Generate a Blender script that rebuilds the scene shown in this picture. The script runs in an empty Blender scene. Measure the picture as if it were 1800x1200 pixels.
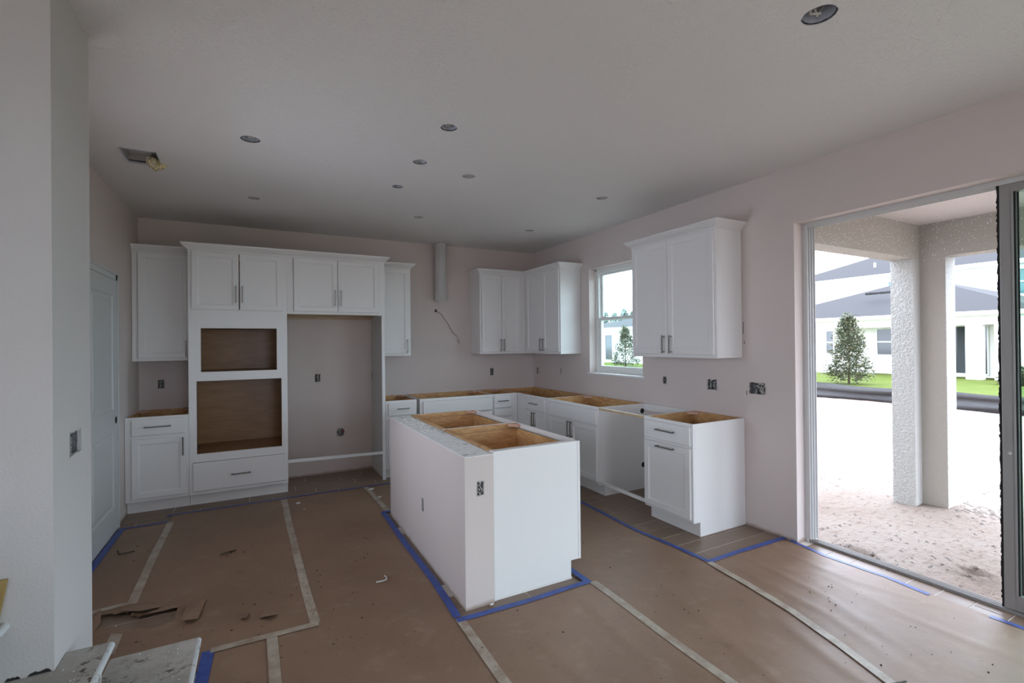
import bpy, bmesh, math, random
from mathutils import Vector, Matrix, noise
random.seed(7)
SC = bpy.context.scene
COL = SC.collection
PI = math.pi

# ------------------------------------------------------------------ camera, sky, exposure
CAM = Vector((-3.5485, -5.9953, 1.513))
YAW, PITCH, ROLL, FPX = 0.4896, 0.0036, -0.0099, 838.63
fwd = Vector((math.sin(YAW) * math.cos(PITCH), math.cos(YAW) * math.cos(PITCH), math.sin(PITCH)))
rgt = Vector((math.cos(YAW), -math.sin(YAW), 0))
upv = rgt.cross(fwd)
r2 = math.cos(ROLL) * rgt + math.sin(ROLL) * upv
u2 = -math.sin(ROLL) * rgt + math.cos(ROLL) * upv
cd = bpy.data.cameras.new('camera')
cam = bpy.data.objects.new('camera', cd)
COL.objects.link(cam)
cd.sensor_width = 36.0
cd.lens = 36.0 * FPX / 1800.0
cd.clip_start = 0.05
cd.clip_end = 600
M = Matrix((r2, u2, -fwd)).transposed().to_4x4()
M.translation = CAM
cam.matrix_world = M
SC.camera = cam

SKY = 3.0
EXPO = 1.77
w = bpy.data.worlds.new('overcast_sky')
SC.world = w
w.use_nodes = True
wn = w.node_tree.nodes
bg = wn['Background']
bg.inputs[0].default_value = (0.745, 0.835, 1.0, 1)
bg.inputs[1].default_value = SKY
SC.view_settings.view_transform = 'Standard'
SC.view_settings.look = 'None'
SC.view_settings.gamma = 1
SC.view_settings.use_curve_mapping = False
SC.view_settings.exposure = EXPO
SC.cycles.use_denoising = True
SC.cycles.max_bounces = 14
SC.cycles.diffuse_bounces = 8
SC.cycles.transparent_max_bounces = 16
SC.cycles.sample_clamp_indirect = 8

sd = bpy.data.lights.new('hazy_sun', 'SUN')
sun = bpy.data.objects.new('hazy_sun', sd)
COL.objects.link(sun)
sd.energy = 1.2
sd.angle = math.radians(60)
sd.color = (1.0, 0.96, 0.9)
sun.rotation_euler = (math.radians(38), 0, math.radians(-25))

def portal(name, loc, rot, sx, sy):
    ld = bpy.data.lights.new(name, 'AREA')
    ld.shape = 'RECTANGLE'
    ld.size, ld.size_y = sx, sy
    ld.cycles.is_portal = True
    o = bpy.data.objects.new(name, ld)
    COL.objects.link(o)
    o.location = loc
    o.rotation_euler = rot

H = 2.816
XL = -4.605          # left kitchen wall
YF = -10.5            # wall behind the camera
XFAR = -6.9
SL0, SL1, SLZ = -3.84, -8.3, 2.392     # sliding door opening
WIN = (-2.235, -1.335, 1.152, 2.395)
FW = [(-2.9, -1.3, 0.9, 2.35)]     # unseen windows added behind the camera to light the room
portal('slider_portal', (0.18, (SL0 + SL1) / 2, SLZ / 2), (0, PI / 2, 0), SLZ, SL0 - SL1)
portal('window_portal', (0.18, (WIN[0] + WIN[1]) / 2, (WIN[2] + WIN[3]) / 2), (0, PI / 2, 0), 1.24, 0.9)
HW = [(-9.6, -7.4, 0.3, 2.5)]  # unseen window added in the hall wall to bring in daylight
LW = [(-3.10, -2.20, 0.80, 2.10)]      # unseen window added behind the stair stub to light the island wall
portal('left_portal', (-4.79, -2.65, 1.45), (0, -PI / 2, 0), 1.3, 0.9)
for f in HW:
    portal('hall_portal', (XFAR - 0.18, (f[0] + f[1]) / 2, (f[2] + f[3]) / 2), (0, -PI / 2, 0), f[3] - f[2], f[1] - f[0])
for k, f in enumerate(FW):
    portal('front_portal', ((f[0] + f[1]) / 2, YF - 0.18, (f[2] + f[3]) / 2), (PI / 2, 0, 0), f[1] - f[0], f[3] - f[2])

# ------------------------------------------------------------------ materials
def L(r, g, b):
    f = lambda c: ((c / 255 + 0.055) / 1.055) ** 2.4 if c > 10 else c / 255 / 12.92
    return (f(r), f(g), f(b), 1)

class Mat:
    def __init__(s, name, col, rough=0.6, metal=0.0, spec=0.5):
        s.m = bpy.data.materials.new(name)
        s.m.use_nodes = True
        s.n = s.m.node_tree.nodes
        s.l = s.m.node_tree.links
        s.b = s.n['Principled BSDF']
        s.col = col if len(col) == 4 else (*col, 1)
        s.b.inputs['Base Color'].default_value = s.col
        s.b.inputs['Roughness'].default_value = rough
        s.b.inputs['Metallic'].default_value = metal
        s.b.inputs['Specular IOR Level'].default_value = spec
        s.last = None
        s.tc = None
    def co(s, scale=None, space='Object'):
        if s.tc is None:
            s.tc = s.n.new('ShaderNodeTexCoord')
        out = s.tc.outputs[space]
        if space == 'World':
            pass
        if scale is not None:
            mp = s.n.new('ShaderNodeMapping')
            mp.inputs['Scale'].default_value = scale
            s.l.new(out, mp.inputs[0])
            out = mp.outputs[0]
        return out
    def pos(s, scale=None):
        g = s.n.new('ShaderNodeNewGeometry')
        out = g.outputs['Position']
        if scale is not None:
            mp = s.n.new('ShaderNodeMapping')
            mp.inputs['Scale'].default_value = scale
            s.l.new(out, mp.inputs[0])
            out = mp.outputs[0]
        return out
    def noise(s, co, scale, detail=3, rough=0.5, dist=0.0):
        t = s.n.new('ShaderNodeTexNoise')
        t.inputs['Scale'].default_value = scale
        t.inputs['Detail'].default_value = detail
        t.inputs['Roughness'].default_value = rough
        t.inputs['Distortion'].default_value = dist
        s.l.new(co, t.inputs['Vector'])
        return t.outputs['Fac']
    def ramp(s, fac, stops):
        r = s.n.new('ShaderNodeValToRGB')
        e = r.color_ramp.elements
        while len(e) < len(stops):
            e.new(0.5)
        for k, (p, c) in enumerate(stops):
            e[k].position = p
            e[k].color = c if isinstance(c, tuple) else (c, c, c, 1)
        s.l.new(fac, r.inputs[0])
        return r.outputs[0]
    def mix(s, fac, a, b, mode='MIX'):
        x = s.n.new('ShaderNodeMix')
        x.data_type = 'RGBA'
        x.blend_type = mode
        for sock, v in ((x.inputs[0], fac), (x.inputs[6], a), (x.inputs[7], b)):
            if isinstance(v, bpy.types.NodeSocket):
                s.l.new(v, sock)
            elif isinstance(v, (int, float)):
                sock.default_value = v
            else:
                sock.default_value = v
        return x.outputs[2]
    def color(s, sock):
        s.l.new(sock, s.b.inputs['Base Color'])
    def rough(s, sock):
        s.l.new(sock, s.b.inputs['Roughness'])
    def bump(s, h, strength=0.3, dist=0.01):
        b = s.n.new('ShaderNodeBump')
        b.inputs['Strength'].default_value = strength
        b.inputs['Distance'].default_value = dist
        s.l.new(h, b.inputs['Height'])
        if s.last is not None:
            s.l.new(s.last, b.inputs['Normal'])
        s.last = b.outputs[0]
        s.l.new(s.last, s.b.inputs['Normal'])

def m_paint(name, col, bump_scale=140, bump_s=0.25, dirt=True, rough=0.75):
    m = Mat(name, col, rough)
    p = m.pos()
    base = m.mix(m.ramp(m.noise(p, 1.7, 4), [(0.35, 0.0), (0.7, 1.0)]), m.col, tuple(c * 0.965 for c in m.col[:3]) + (1,))
    if dirt:
        sep = m.n.new('ShaderNodeSeparateXYZ')
        m.l.new(p, sep.inputs[0])
        ad = m.n.new('ShaderNodeMath')
        ad.operation = 'MULTIPLY_ADD'
        ad.inputs[1].default_value = 0.05
        m.l.new(m.noise(p, 9, 4), ad.inputs[0])
        m.l.new(sep.outputs[2], ad.inputs[2])
        band = m.ramp(ad.outputs[0], [(0.035, 0.75), (0.055, 0.0)])
        base = m.mix(band, base, (0.30, 0.22, 0.17, 1))
    m.color(base)
    m.bump(m.noise(p, bump_scale, 2), bump_s, 0.004)
    return m

M_WALL = m_paint('wall_paint', (0.60, 0.53, 0.50))
M_WALLS = m_paint('dimmed_wall_paint', (0.49, 0.475, 0.465), 110, 0.3)  # the wall paint again, darkened in colour to dim the stub
M_CEIL = Mat('ceiling_knockdown', (0.71, 0.695, 0.685), 0.8)
_p = M_CEIL.pos()
M_CEIL.bump(M_CEIL.ramp(M_CEIL.noise(_p, 38, 3, 0.55, 0.6), [(0.47, 0.0), (0.56, 1.0)]), 0.30, 0.004)
M_DRYW = m_paint('bare_drywall_top', (0.60, 0.60, 0.59), 40, 0.3, False)
_p = M_DRYW.pos()
M_DRYW.color(M_DRYW.mix(M_DRYW.ramp(M_DRYW.noise(_p, 22, 6, 0.7), [(0.54, 0.0), (0.64, 1.0)]), (0.80, 0.80, 0.79, 1), (0.62, 0.61, 0.60, 1)))

M_WHITE = Mat('cabinet_white_lacquer', (0.72, 0.71, 0.70), 0.38)
_p = M_WHITE.pos()
M_WHITE.bump(M_WHITE.noise(_p, 60, 2), 0.03, 0.002)
M_TRIM = Mat('white_trim_paint', (0.74, 0.745, 0.74), 0.4)
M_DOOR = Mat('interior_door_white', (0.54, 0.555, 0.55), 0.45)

def m_wood(name, c0, c1, sc, rough=0.55, ring=1.5):
    m = Mat(name, c0, rough)
    co = m.pos(sc)
    n = m.noise(co, 3.0, 5, 0.6, ring)
    m.color(m.mix(m.ramp(n, [(0.32, 0.0), (0.68, 1.0)]), c0 if len(c0) == 4 else (*c0, 1), c1 if len(c1) == 4 else (*c1, 1)))
    m.bump(n, 0.06, 0.002)
    return m
M_PINE = m_wood('raw_pine', (0.66, 0.42, 0.20), (0.43, 0.21, 0.075), (2.2, 2.2, 9))
M_PLY = m_wood('birch_plywood', (0.31, 0.165, 0.066), (0.225, 0.113, 0.042), (1.2, 1.2, 6), 0.35, 0.8)
M_RAIL = m_wood('pale_pine_rail', (0.55, 0.42, 0.27), (0.45, 0.32, 0.19), (3, 3, 10))
M_OCHRE = m_wood('yellow_plywood', (0.36, 0.25, 0.085), (0.28, 0.19, 0.06), (4, 4, 4))
M_NICK = Mat('brushed_nickel', (0.25, 0.235, 0.215), 0.3, 1.0)
M_HINGE = Mat('pink_plastic', (0.55, 0.33, 0.24), 0.5)
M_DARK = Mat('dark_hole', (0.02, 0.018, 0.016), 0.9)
M_BOX = Mat('grey_box_plastic', (0.16, 0.165, 0.17), 0.5)
_p = M_BOX.pos(); M_BOX.color(M_BOX.mix(M_BOX.noise(_p, 60, 3), (0.10, 0.10, 0.105, 1), (0.30, 0.305, 0.31, 1)))
M_CAN = Mat('galvanised_steel', (0.50, 0.52, 0.57), 0.5, 0.1)
M_WIREW = Mat('white_cable', (0.62, 0.60, 0.56), 0.5)
M_WIREB = Mat('black_cable', (0.02, 0.02, 0.02), 0.5)
M_RED = Mat('red_plug', (0.35, 0.03, 0.03), 0.5)
M_ALU = Mat('shaded_aluminium', (0.30, 0.29, 0.28), 0.45, 0.3)  # jamb metal darkened, backlit shade of the door panels in the colour
M_ALUW = Mat('pale_aluminium', (0.56, 0.56, 0.55), 0.45, 0.1)
M_VINYL = Mat('white_vinyl', (0.74, 0.76, 0.74), 0.35)
M_PILE = Mat('black_pile', (0.015, 0.014, 0.013), 0.95)
_p = M_PILE.pos(); M_PILE.bump(M_PILE.noise(_p, 250, 2), 0.8, 0.004)
M_INSUL = Mat('yellow_foam', (0.60, 0.47, 0.20), 0.9)
_p = M_INSUL.pos(); M_INSUL.color(M_INSUL.mix(M_INSUL.ramp(M_INSUL.noise(_p, 45, 4), [(0.4, 0.0), (0.62, 1.0)]), (0.72, 0.62, 0.38, 1), (0.42, 0.33, 0.16, 1)))
M_INSUL.bump(M_INSUL.noise(_p, 60, 3), 0.8, 0.01)

# wood-look tiles
M_TILE = Mat('wood_look_tile', (0.19, 0.13, 0.09), 0.42)
oi = M_TILE.n.new('ShaderNodeObjectInfo')
p = M_TILE.pos((1.2, 14, 1))
g = M_TILE.noise(p, 3.0, 5, 0.6, 0.8)
c = M_TILE.mix(g, (0.235, 0.162, 0.113, 1), (0.155, 0.10, 0.068, 1))
c = M_TILE.mix(M_TILE.ramp(oi.outputs['Random'], [(0.0, 0.0), (1.0, 0.45)]), c, (0.25, 0.185, 0.14, 1))
M_TILE.color(c)
M_TILE.bump(g, 0.08, 0.002)
M_GROUT = Mat('pale_grout', (0.62, 0.57, 0.51), 0.85)
_p = M_GROUT.pos(); M_GROUT.bump(M_GROUT.noise(_p, 120, 3), 0.3, 0.003)

# brown masking paper
M_PAPER = Mat('brown_floor_paper', (0.24, 0.15, 0.095), 0.42, 0, 0.42)
p = M_PAPER.pos()
n1 = M_PAPER.noise(p, 0.9, 4, 0.6)
n2 = M_PAPER.noise(p, 7, 6, 0.65)
n3 = M_PAPER.noise(M_PAPER.pos((1.0, 1.0, 1.0)), 26, 5, 0.7)
c = M_PAPER.mix(M_PAPER.ramp(n1, [(0.35, 0.0), (0.7, 1.0)]), (0.262, 0.165, 0.107, 1), (0.20, 0.123, 0.077, 1))
c = M_PAPER.mix(M_PAPER.ramp(n2, [(0.54, 0.0), (0.74, 0.55)]), c, (0.34, 0.245, 0.18, 1))
c = M_PAPER.mix(M_PAPER.ramp(n2, [(0.28, 0.5), (0.42, 0.0)]), c, (0.14, 0.082, 0.052, 1))
mask = M_PAPER.mix(1.0, M_PAPER.ramp(n3, [(0.66, 0.0), (0.70, 1.0)]), M_PAPER.ramp(M_PAPER.noise(p, 1.9, 2), [(0.5, 0.0), (0.6, 1.0)]), 'MULTIPLY')
c = M_PAPER.mix(mask, c, (0.055, 0.035, 0.024, 1))
M_PAPER.color(c)
M_PAPER.rough(M_PAPER.ramp(n2, [(0.3, 0.44), (0.75, 0.58)]))
M_PAPER.bump(M_PAPER.noise(p, 14, 4, 0.6), 0.12, 0.01)
M_MASK = Mat('cream_masking_tape', (0.40, 0.345, 0.275), 0.5)
p = M_MASK.pos(); M_MASK.color(M_MASK.mix(M_MASK.ramp(M_MASK.noise(p, 11, 6, 0.7), [(0.4, 0.0), (0.68, 1.0)]), (0.42, 0.365, 0.295, 1), (0.27, 0.20, 0.145, 1)))
M_BLUE = Mat('blue_painters_tape', (0.035, 0.075, 0.30), 0.45)
p = M_BLUE.pos(); M_BLUE.color(M_BLUE.mix(M_BLUE.ramp(M_BLUE.noise(p, 18, 5, 0.7), [(0.4, 0.0), (0.7, 1.0)]), (0.042, 0.088, 0.34, 1), (0.024, 0.048, 0.20, 1)))

M_TREAD = Mat('dusty_stair_board', (0.36, 0.34, 0.31), 0.85)
p = M_TREAD.pos()
c = M_TREAD.mix(M_TREAD.ramp(M_TREAD.noise(p, 6, 5, 0.6), [(0.35, 0.0), (0.7, 1.0)]), (0.43, 0.41, 0.375, 1), (0.30, 0.28, 0.25, 1))
c = M_TREAD.mix(M_TREAD.ramp(M_TREAD.noise(p, 55, 4, 0.7), [(0.72, 0.0), (0.78, 0.6)]), c, (0.52, 0.51, 0.48, 1))
d = M_TREAD.mix(1.0, M_TREAD.ramp(M_TREAD.noise(p, 34, 4, 0.7), [(0.52, 0.0), (0.60, 1.0)]), M_TREAD.ramp(M_TREAD.noise(p, 6.5, 2), [(0.48, 0.0), (0.58, 1.0)]), 'MULTIPLY')
c = M_TREAD.mix(d, c, (0.07, 0.055, 0.04, 1))
M_TREAD.color(c)
M_TREAD.bump(M_TREAD.noise(p, 70, 4), 0.4, 0.006)
M_NOSE = Mat('worn_white_nosing', (0.62, 0.66, 0.67), 0.6)
p = M_NOSE.pos(); M_NOSE.color(M_NOSE.mix(M_NOSE.ramp(M_NOSE.noise(p, 40, 5, 0.7), [(0.55, 0.0), (0.64, 1.0)]), (0.50, 0.52, 0.53, 1), (0.32, 0.31, 0.28, 1)))

# outdoors
M_SAND = Mat('pale_sandy_soil', (0.62, 0.50, 0.42), 0.95, 0, 0.1)
p = M_SAND.pos()
c = M_SAND.mix(M_SAND.ramp(M_SAND.noise(p, 0.8, 5, 0.6), [(0.35, 0.0), (0.68, 1.0)]), (0.31, 0.265, 0.23, 1), (0.26, 0.20, 0.165, 1))
c = M_SAND.mix(M_SAND.ramp(M_SAND.noise(M_SAND.pos((1.0, 3.0, 1)), 7, 7, 0.72), [(0.52, 0.0), (0.68, 0.7)]), c, (0.17, 0.115, 0.088, 1))
c = M_SAND.mix(M_SAND.ramp(M_SAND.noise(p, 34, 5, 0.7), [(0.63, 0.0), (0.70, 1.0)]), c, (0.10, 0.08, 0.065, 1))
M_SAND.color(c)
M_SAND.bump(M_SAND.noise(p, 16, 6, 0.7), 1.0, 0.04)
M_CLOD = Mat('grey_soil_clod', (0.20, 0.17, 0.15), 0.95)
p = M_CLOD.pos(); M_CLOD.bump(M_CLOD.noise(p, 60, 4), 0.6, 0.01)

def m_stucco(name, col, scale, strength, spat=False):
    m = Mat(name, col, 0.85, 0, 0.25)
    p = m.pos()
    if spat:
        v = m.n.new('ShaderNodeTexVoronoi')
        v.inputs['Scale'].default_value = 46
        m.l.new(p, v.inputs['Vector'])
        sep = m.n.new('ShaderNodeSeparateXYZ'); m.l.new(p, sep.inputs[0])
        dots = m.ramp(v.outputs['Distance'], [(0.16, 1.0), (0.24, 0.0)])
        hz = m.n.new('ShaderNodeMapRange'); hz.inputs[1].default_value = 2.05; hz.inputs[2].default_value = 2.62
        m.l.new(sep.outputs[2], hz.inputs[0])
        lum = m.n.new('ShaderNodeMath'); lum.operation = 'MULTIPLY'
        m.l.new(v.outputs['Color'], lum.inputs[0]); m.l.new(hz.outputs[0], lum.inputs[1])
        msk = m.mix(1.0, dots, m.ramp(lum.outputs[0], [(0.24, 0.0), (0.30, 1.0)]), 'MULTIPLY')
        m.color(m.mix(msk, m.col, (0.80, 0.79, 0.77, 1)))
    m.bump(m.ramp(m.noise(p, scale, 3, 0.6, 0.5), [(0.40, 0.0), (0.62, 1.0)]), strength, 0.012)
    return m
M_STUC = m_stucco('lanai_stucco', (0.46, 0.46, 0.435), 42, 0.75)
M_BEAM = m_stucco('primed_beam_stucco', (0.41, 0.385, 0.345), 60, 0.4, True)
M_BEAD = m_stucco('smooth_stucco_bead', (0.43, 0.42, 0.40), 60, 0.15)
M_LCEIL = m_stucco('lanai_ceiling_texture', (0.62, 0.57, 0.545), 30, 0.6)
M_HOUSE = m_stucco('white_house_stucco', (0.80, 0.79, 0.75), 30, 0.2)
M_SHING = Mat('slate_shingles', (0.085, 0.085, 0.115), 0.9)
p = M_SHING.pos((1, 1, 1))
M_SHING.color(M_SHING.mix(M_SHING.noise(M_SHING.pos((1.5, 1.5, 14)), 2.5, 4), (0.0085, 0.0080, 0.0098, 1), (0.0130, 0.0120, 0.0142, 1)))
M_GRASS = Mat('mown_grass', (0.20, 0.32, 0.05), 0.9, 0, 0.1)
p = M_GRASS.pos()
M_GRASS.color(M_GRASS.mix(M_GRASS.ramp(M_GRASS.noise(p, 1.6, 6, 0.7), [(0.35, 0.0), (0.7, 1.0)]), (0.054, 0.082, 0.010, 1), (0.080, 0.094, 0.022, 1)))
M_GRASS.bump(M_GRASS.noise(p, 40, 3), 0.6, 0.04)
M_SILT = Mat('grey_silt_fabric', (0.085, 0.075, 0.082), 0.55)
p = M_SILT.pos(); M_SILT.color(M_SILT.mix(M_SILT.ramp(M_SILT.noise(M_SILT.pos((1, 1.2, 14)), 4, 5, 0.7), [(0.42, 0.0), (0.72, 1.0)]), (0.0075, 0.0062, 0.0065, 1), (0.022, 0.0195, 0.0205, 1)))
M_LEAF = Mat('waxy_leaf', (0.07, 0.10, 0.045), 0.35)
oi = M_LEAF.n.new('ShaderNodeNewGeometry')
M_LEAF.color(M_LEAF.ramp(oi.outputs['Random Per Island'], [(0.0, (0.028, 0.040, 0.022, 1)), (0.6, (0.075, 0.09, 0.05, 1)), (1.0, (0.15, 0.125, 0.075, 1))]))
M_BARK = Mat('brown_bark', (0.14, 0.10, 0.07), 0.9)
M_PINEF = Mat('hazed_pine_needles', (0.17, 0.21, 0.185), 0.9)  # distance haze mixed into the pale grey-green
M_WPANE = Mat('dark_window_pane', (0.055, 0.06, 0.065), 0.08)
M_TPANE = Mat('teal_window_pane', (0.05, 0.13, 0.14), 0.08)

def m_glass(name, tint, gloss=1.0):
    m = Mat(name, (1, 1, 1))
    n, l = m.n, m.l
    n.remove(m.b)
    tr = n.new('ShaderNodeBsdfTransparent'); tr.inputs[0].default_value = (*tint, 1)
    gl = n.new('ShaderNodeBsdfGlossy'); gl.inputs['Roughness'].default_value = 0.0
    fr = n.new('ShaderNodeFresnel'); fr.inputs[0].default_value = 1.45
    mx = n.new('ShaderNodeMixShader')
    gm = n.new('ShaderNodeNewGeometry'); sb = n.new('ShaderNodeMath'); sb.operation = 'SUBTRACT'; sb.inputs[0].default_value = 1.0
    ml = n.new('ShaderNodeMath'); ml.operation = 'MULTIPLY'
    l.new(gm.outputs['Backfacing'], sb.inputs[1]); l.new(sb.outputs[0], ml.inputs[0]); l.new(fr.outputs[0], ml.inputs[1])
    l.new(ml.outputs[0], mx.inputs[0]); l.new(tr.outputs[0], mx.inputs[1]); l.new(gl.outputs[0], mx.inputs[2])
    l.new(mx.outputs[0], n['Material Output'].inputs[0])
    return m
M_GLASS = m_glass('green_tinted_glass', (0.88, 0.945, 0.915))
M_GLASSW = m_glass('window_glass', (0.88, 0.97, 0.96))

# ------------------------------------------------------------------ mesh helpers
class MB:
    def __init__(s):
        s.v, s.f, s.mi, s.sm = [], [], [], []
    def face(s, idx, mi=0, sm=False):
        s.f.append(idx); s.mi.append(mi); s.sm.append(sm)
    def box(s, x0, y0, z0, x1, y1, z1, mi=0):
        x0, x1 = min(x0, x1), max(x0, x1); y0, y1 = min(y0, y1), max(y0, y1); z0, z1 = min(z0, z1), max(z0, z1)
        b = len(s.v)
        s.v += [(x0, y0, z0), (x1, y0, z0), (x1, y1, z0), (x0, y1, z0), (x0, y0, z1), (x1, y0, z1), (x1, y1, z1), (x0, y1, z1)]
        for q in ((0, 3, 2, 1), (4, 5, 6, 7), (0, 1, 5, 4), (1, 2, 6, 5), (2, 3, 7, 6), (3, 0, 4, 7)):
            s.face(tuple(b + i for i in q), mi)
        return s
    def quad(s, a, b, c, d, mi=0, sm=False):
        k = len(s.v); s.v += [tuple(a), tuple(b), tuple(c), tuple(d)]
        s.face((k, k + 1, k + 2, k + 3), mi, sm); return s
    def poly(s, pts, mi=0):
        k = len(s.v); s.v += [tuple(p) for p in pts]
        s.face(tuple(range(k, k + len(pts))), mi); return s
    def prism(s, pts, axis, a0, a1, mi=0):
        """pts: 2D outline; axis 0: (y,z) extruded in x; 1: (x,z) in y; 2: (x,y) in z"""
        def P(p, a):
            return (a, p[0], p[1]) if axis == 0 else (p[0], a, p[1]) if axis == 1 else (p[0], p[1], a)
        n = len(pts); k = len(s.v)
        s.v += [P(p, a0) for p in pts] + [P(p, a1) for p in pts]
        s.face(tuple(k + i for i in range(n))[::-1], mi)
        s.face(tuple(k + n + i for i in range(n)), mi)
        for i in range(n):
            j = (i + 1) % n
            s.face((k + i, k + j, k + n + j, k + n + i), mi)
        return s
    def tube(s, pts, r, n=8, mi=0, cap=True, radii=None):
        pts = [Vector(p) for p in pts]
        k0 = len(s.v)
        up = Vector((0, 0, 1))
        for i, p in enumerate(pts):
            t = (pts[min(i + 1, len(pts) - 1)] - pts[max(i - 1, 0)]).normalized()
            a = t.cross(up)
            if a.length < 1e-3:
                a = t.cross(Vector((0, 1, 0)))
            a.normalize(); b = t.cross(a)
            rr = radii[i] if radii else r
            for q in range(n):
                an = 2 * PI * q / n
                s.v.append(tuple(p + a * math.cos(an) * rr + b * math.sin(an) * rr))
        for i in range(len(pts) - 1):
            for q in range(n):
                q2 = (q + 1) % n
                s.face((k0 + i * n + q, k0 + i * n + q2, k0 + (i + 1) * n + q2, k0 + (i + 1) * n + q), mi, True)
        if cap:
            s.face(tuple(k0 + q for q in range(n))[::-1], mi)
            e = k0 + (len(pts) - 1) * n
            s.face(tuple(e + q for q in range(n)), mi)
        return s
    def build(s, name, mats, parent=None, bevel=0, label=None, fix=True):
        me = bpy.data.meshes.new(name)
        me.from_pydata(s.v, [], s.f)
        for m in (mats if isinstance(mats, (list, tuple)) else [mats]):
            me.materials.append(m.m)
        me.polygons.foreach_set('material_index', s.mi)
        me.polygons.foreach_set('use_smooth', s.sm)
        if fix:
            bm = bmesh.new(); bm.from_mesh(me)
            bmesh.ops.recalc_face_normals(bm, faces=bm.faces)
            bm.to_mesh(me); bm.free()
        me.update()
        o = bpy.data.objects.new(name, me)
        COL.objects.link(o)
        if parent is not None:
            o.parent = parent
        if bevel:
            bv = o.modifiers.new('edge', 'BEVEL')
            bv.width = bevel; bv.segments = 1; bv.limit_method = 'ANGLE'
        if label:
            o['label'] = label
        return o

def tag(o, label=None, cat=None, group=None, kind=None):
    if label: o['label'] = label
    if cat: o['category'] = cat
    if group: o['group'] = group
    if kind: o['kind'] = kind
    return o

def thing(name, label, cat, loc=(0, 0, 0), rz=0, group=None):
    o = bpy.data.objects.new(name, None)
    COL.objects.link(o)
    o.empty_display_size = 0.1
    o.location = loc; o.rotation_euler = (0, 0, rz)
    return tag(o, label, cat, group)

def struct(o):
    o['kind'] = 'structure'
    return o

# wall panels with openings: u,v plane; front face at a0, back face at a1
def panel(mb, axis, a0, a1, u0, u1, v0, v1, holes, mi=0, rev=0):
    def P(u, v, a):
        return (a, u, v) if axis == 0 else (u, a, v) if axis == 1 else (u, v, a)
    us = sorted({u0, u1, *[h[0] for h in holes], *[h[1] for h in holes]})
    vs = sorted({v0, v1, *[h[2] for h in holes], *[h[3] for h in holes]})
    us = [u for u in us if u0 - 1e-6 <= u <= u1 + 1e-6]; vs = [v for v in vs if v0 - 1e-6 <= v <= v1 + 1e-6]
    ins = lambda u, v: any(h[0] < u < h[1] and h[2] < v < h[3] for h in holes)
    idx = {}
    def vert(u, v, a):
        k = (round(u, 5), round(v, 5), a)
        if k not in idx:
            idx[k] = len(mb.v); mb.v.append(P(u, v, a))
        return idx[k]
    for i in range(len(us) - 1):
        for j in range(len(vs) - 1):
            if ins((us[i] + us[i + 1]) / 2, (vs[j] + vs[j + 1]) / 2):
                continue
            for a in (a0, a1):
                mb.face((vert(us[i], vs[j], a), vert(us[i + 1], vs[j], a), vert(us[i + 1], vs[j + 1], a), vert(us[i], vs[j + 1], a)), mi)
            for (ua, va, ub, vb, cu, cv) in ((us[i], vs[j], us[i + 1], vs[j], 0, -1), (us[i + 1], vs[j], us[i + 1], vs[j + 1], 1, 0), (us[i + 1], vs[j + 1], us[i], vs[j + 1], 0, 1), (us[i], vs[j + 1], us[i], vs[j], -1, 0)):
                mu, mv = (ua + ub) / 2 + cu * 1e-4, (va + vb) / 2 + cv * 1e-4
                if mu < u0 or mu > u1 or mv < v0 or mv > v1 or ins(mu, mv):
                    mb.face((vert(ua, va, a0), vert(ub, vb, a0), vert(ub, vb, a1), vert(ua, va, a1)), rev)

# ------------------------------------------------------------------ room shell
def hole(c, h, w_, ht):
    return (c - w_ / 2, c + w_ / 2, h - ht / 2, h + ht / 2)
BX_BACK = [hole(-4.424, 1.130, 0.060, 0.098), hole(-2.934, 1.128, 0.062, 0.100), hole(-2.682, 0.474, 0.10, 0.11), hole(-0.677, 1.120, 0.058, 0.108)]
BX_RIGHT = [hole(-0.105, 1.115, 0.05, 0.10), hole(-0.709, 1.138, 0.024, 0.085), hole(-2.536, 1.134, 0.058, 0.088), hole(-3.094, 1.130, 0.112, 0.100), hole(-3.527, 1.129, 0.157, 0.100)]
WT = 0.2
mb = MB(); panel(mb, 1, 0, WT, XL, 0.2, 0, H, BX_BACK); struct(mb.build('wall_back', M_WALL))
mb = MB(); panel(mb, 0, 0, WT, YF, 0, 0, H, BX_RIGHT + [(WIN[0], WIN[1], WIN[2], WIN[3]), (SL1, SL0, -0.01, SLZ)])
struct(mb.build('wall_right', M_WALL))
mb = MB(); panel(mb, 0, XL, XL - 0.2, -3.364, 0.2, 0, H, LW); struct(mb.build('wall_left', M_WALL))
# stair-side stub wall (thin shell, hollow)
SX, SY0, SY1 = -4.176, -3.79, -3.364
STUB = (-3.622, -3.487, 1.098, 1.192)
mb = MB()
panel(mb, 0, SX, SX - 0.02, SY0, SY1, 0, H, [STUB])
mb.box(XFAR, SY0, 0, SX - 0.02, SY0 + 0.02, H)
mb.box(XL - 0.2, SY1 - 0.02, 0, SX - 0.02, SY1, H)
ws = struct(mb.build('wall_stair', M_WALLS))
mb = MB()
for xa, xb in ((-4.30, -4.262), (-4.245, -4.184)):
    n = 9; lo = [(xa + (xb - xa) * i / n, .4005) for i in range(n + 1)]; hi = [(x, .405 + .006 * random.random() + (.003 if 0 < i < n else -.004)) for i, (x, z) in enumerate(lo)]
    mb.prism(lo + hi[::-1], 1, SY0 - .0012, SY0 + .001)
mb.build('base_gap', M_DARK, ws)
mb = MB(); panel(mb, 0, XFAR, XFAR - 0.2, YF, SY0 + 0.02, 0, H, HW); struct(mb.build('wall_hall', M_WALL))
mb = MB(); panel(mb, 1, YF, YF - WT, XFAR - 0.2, 0.2, 0, H, FW); struct(mb.build('wall_front', M_WALL))

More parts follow.
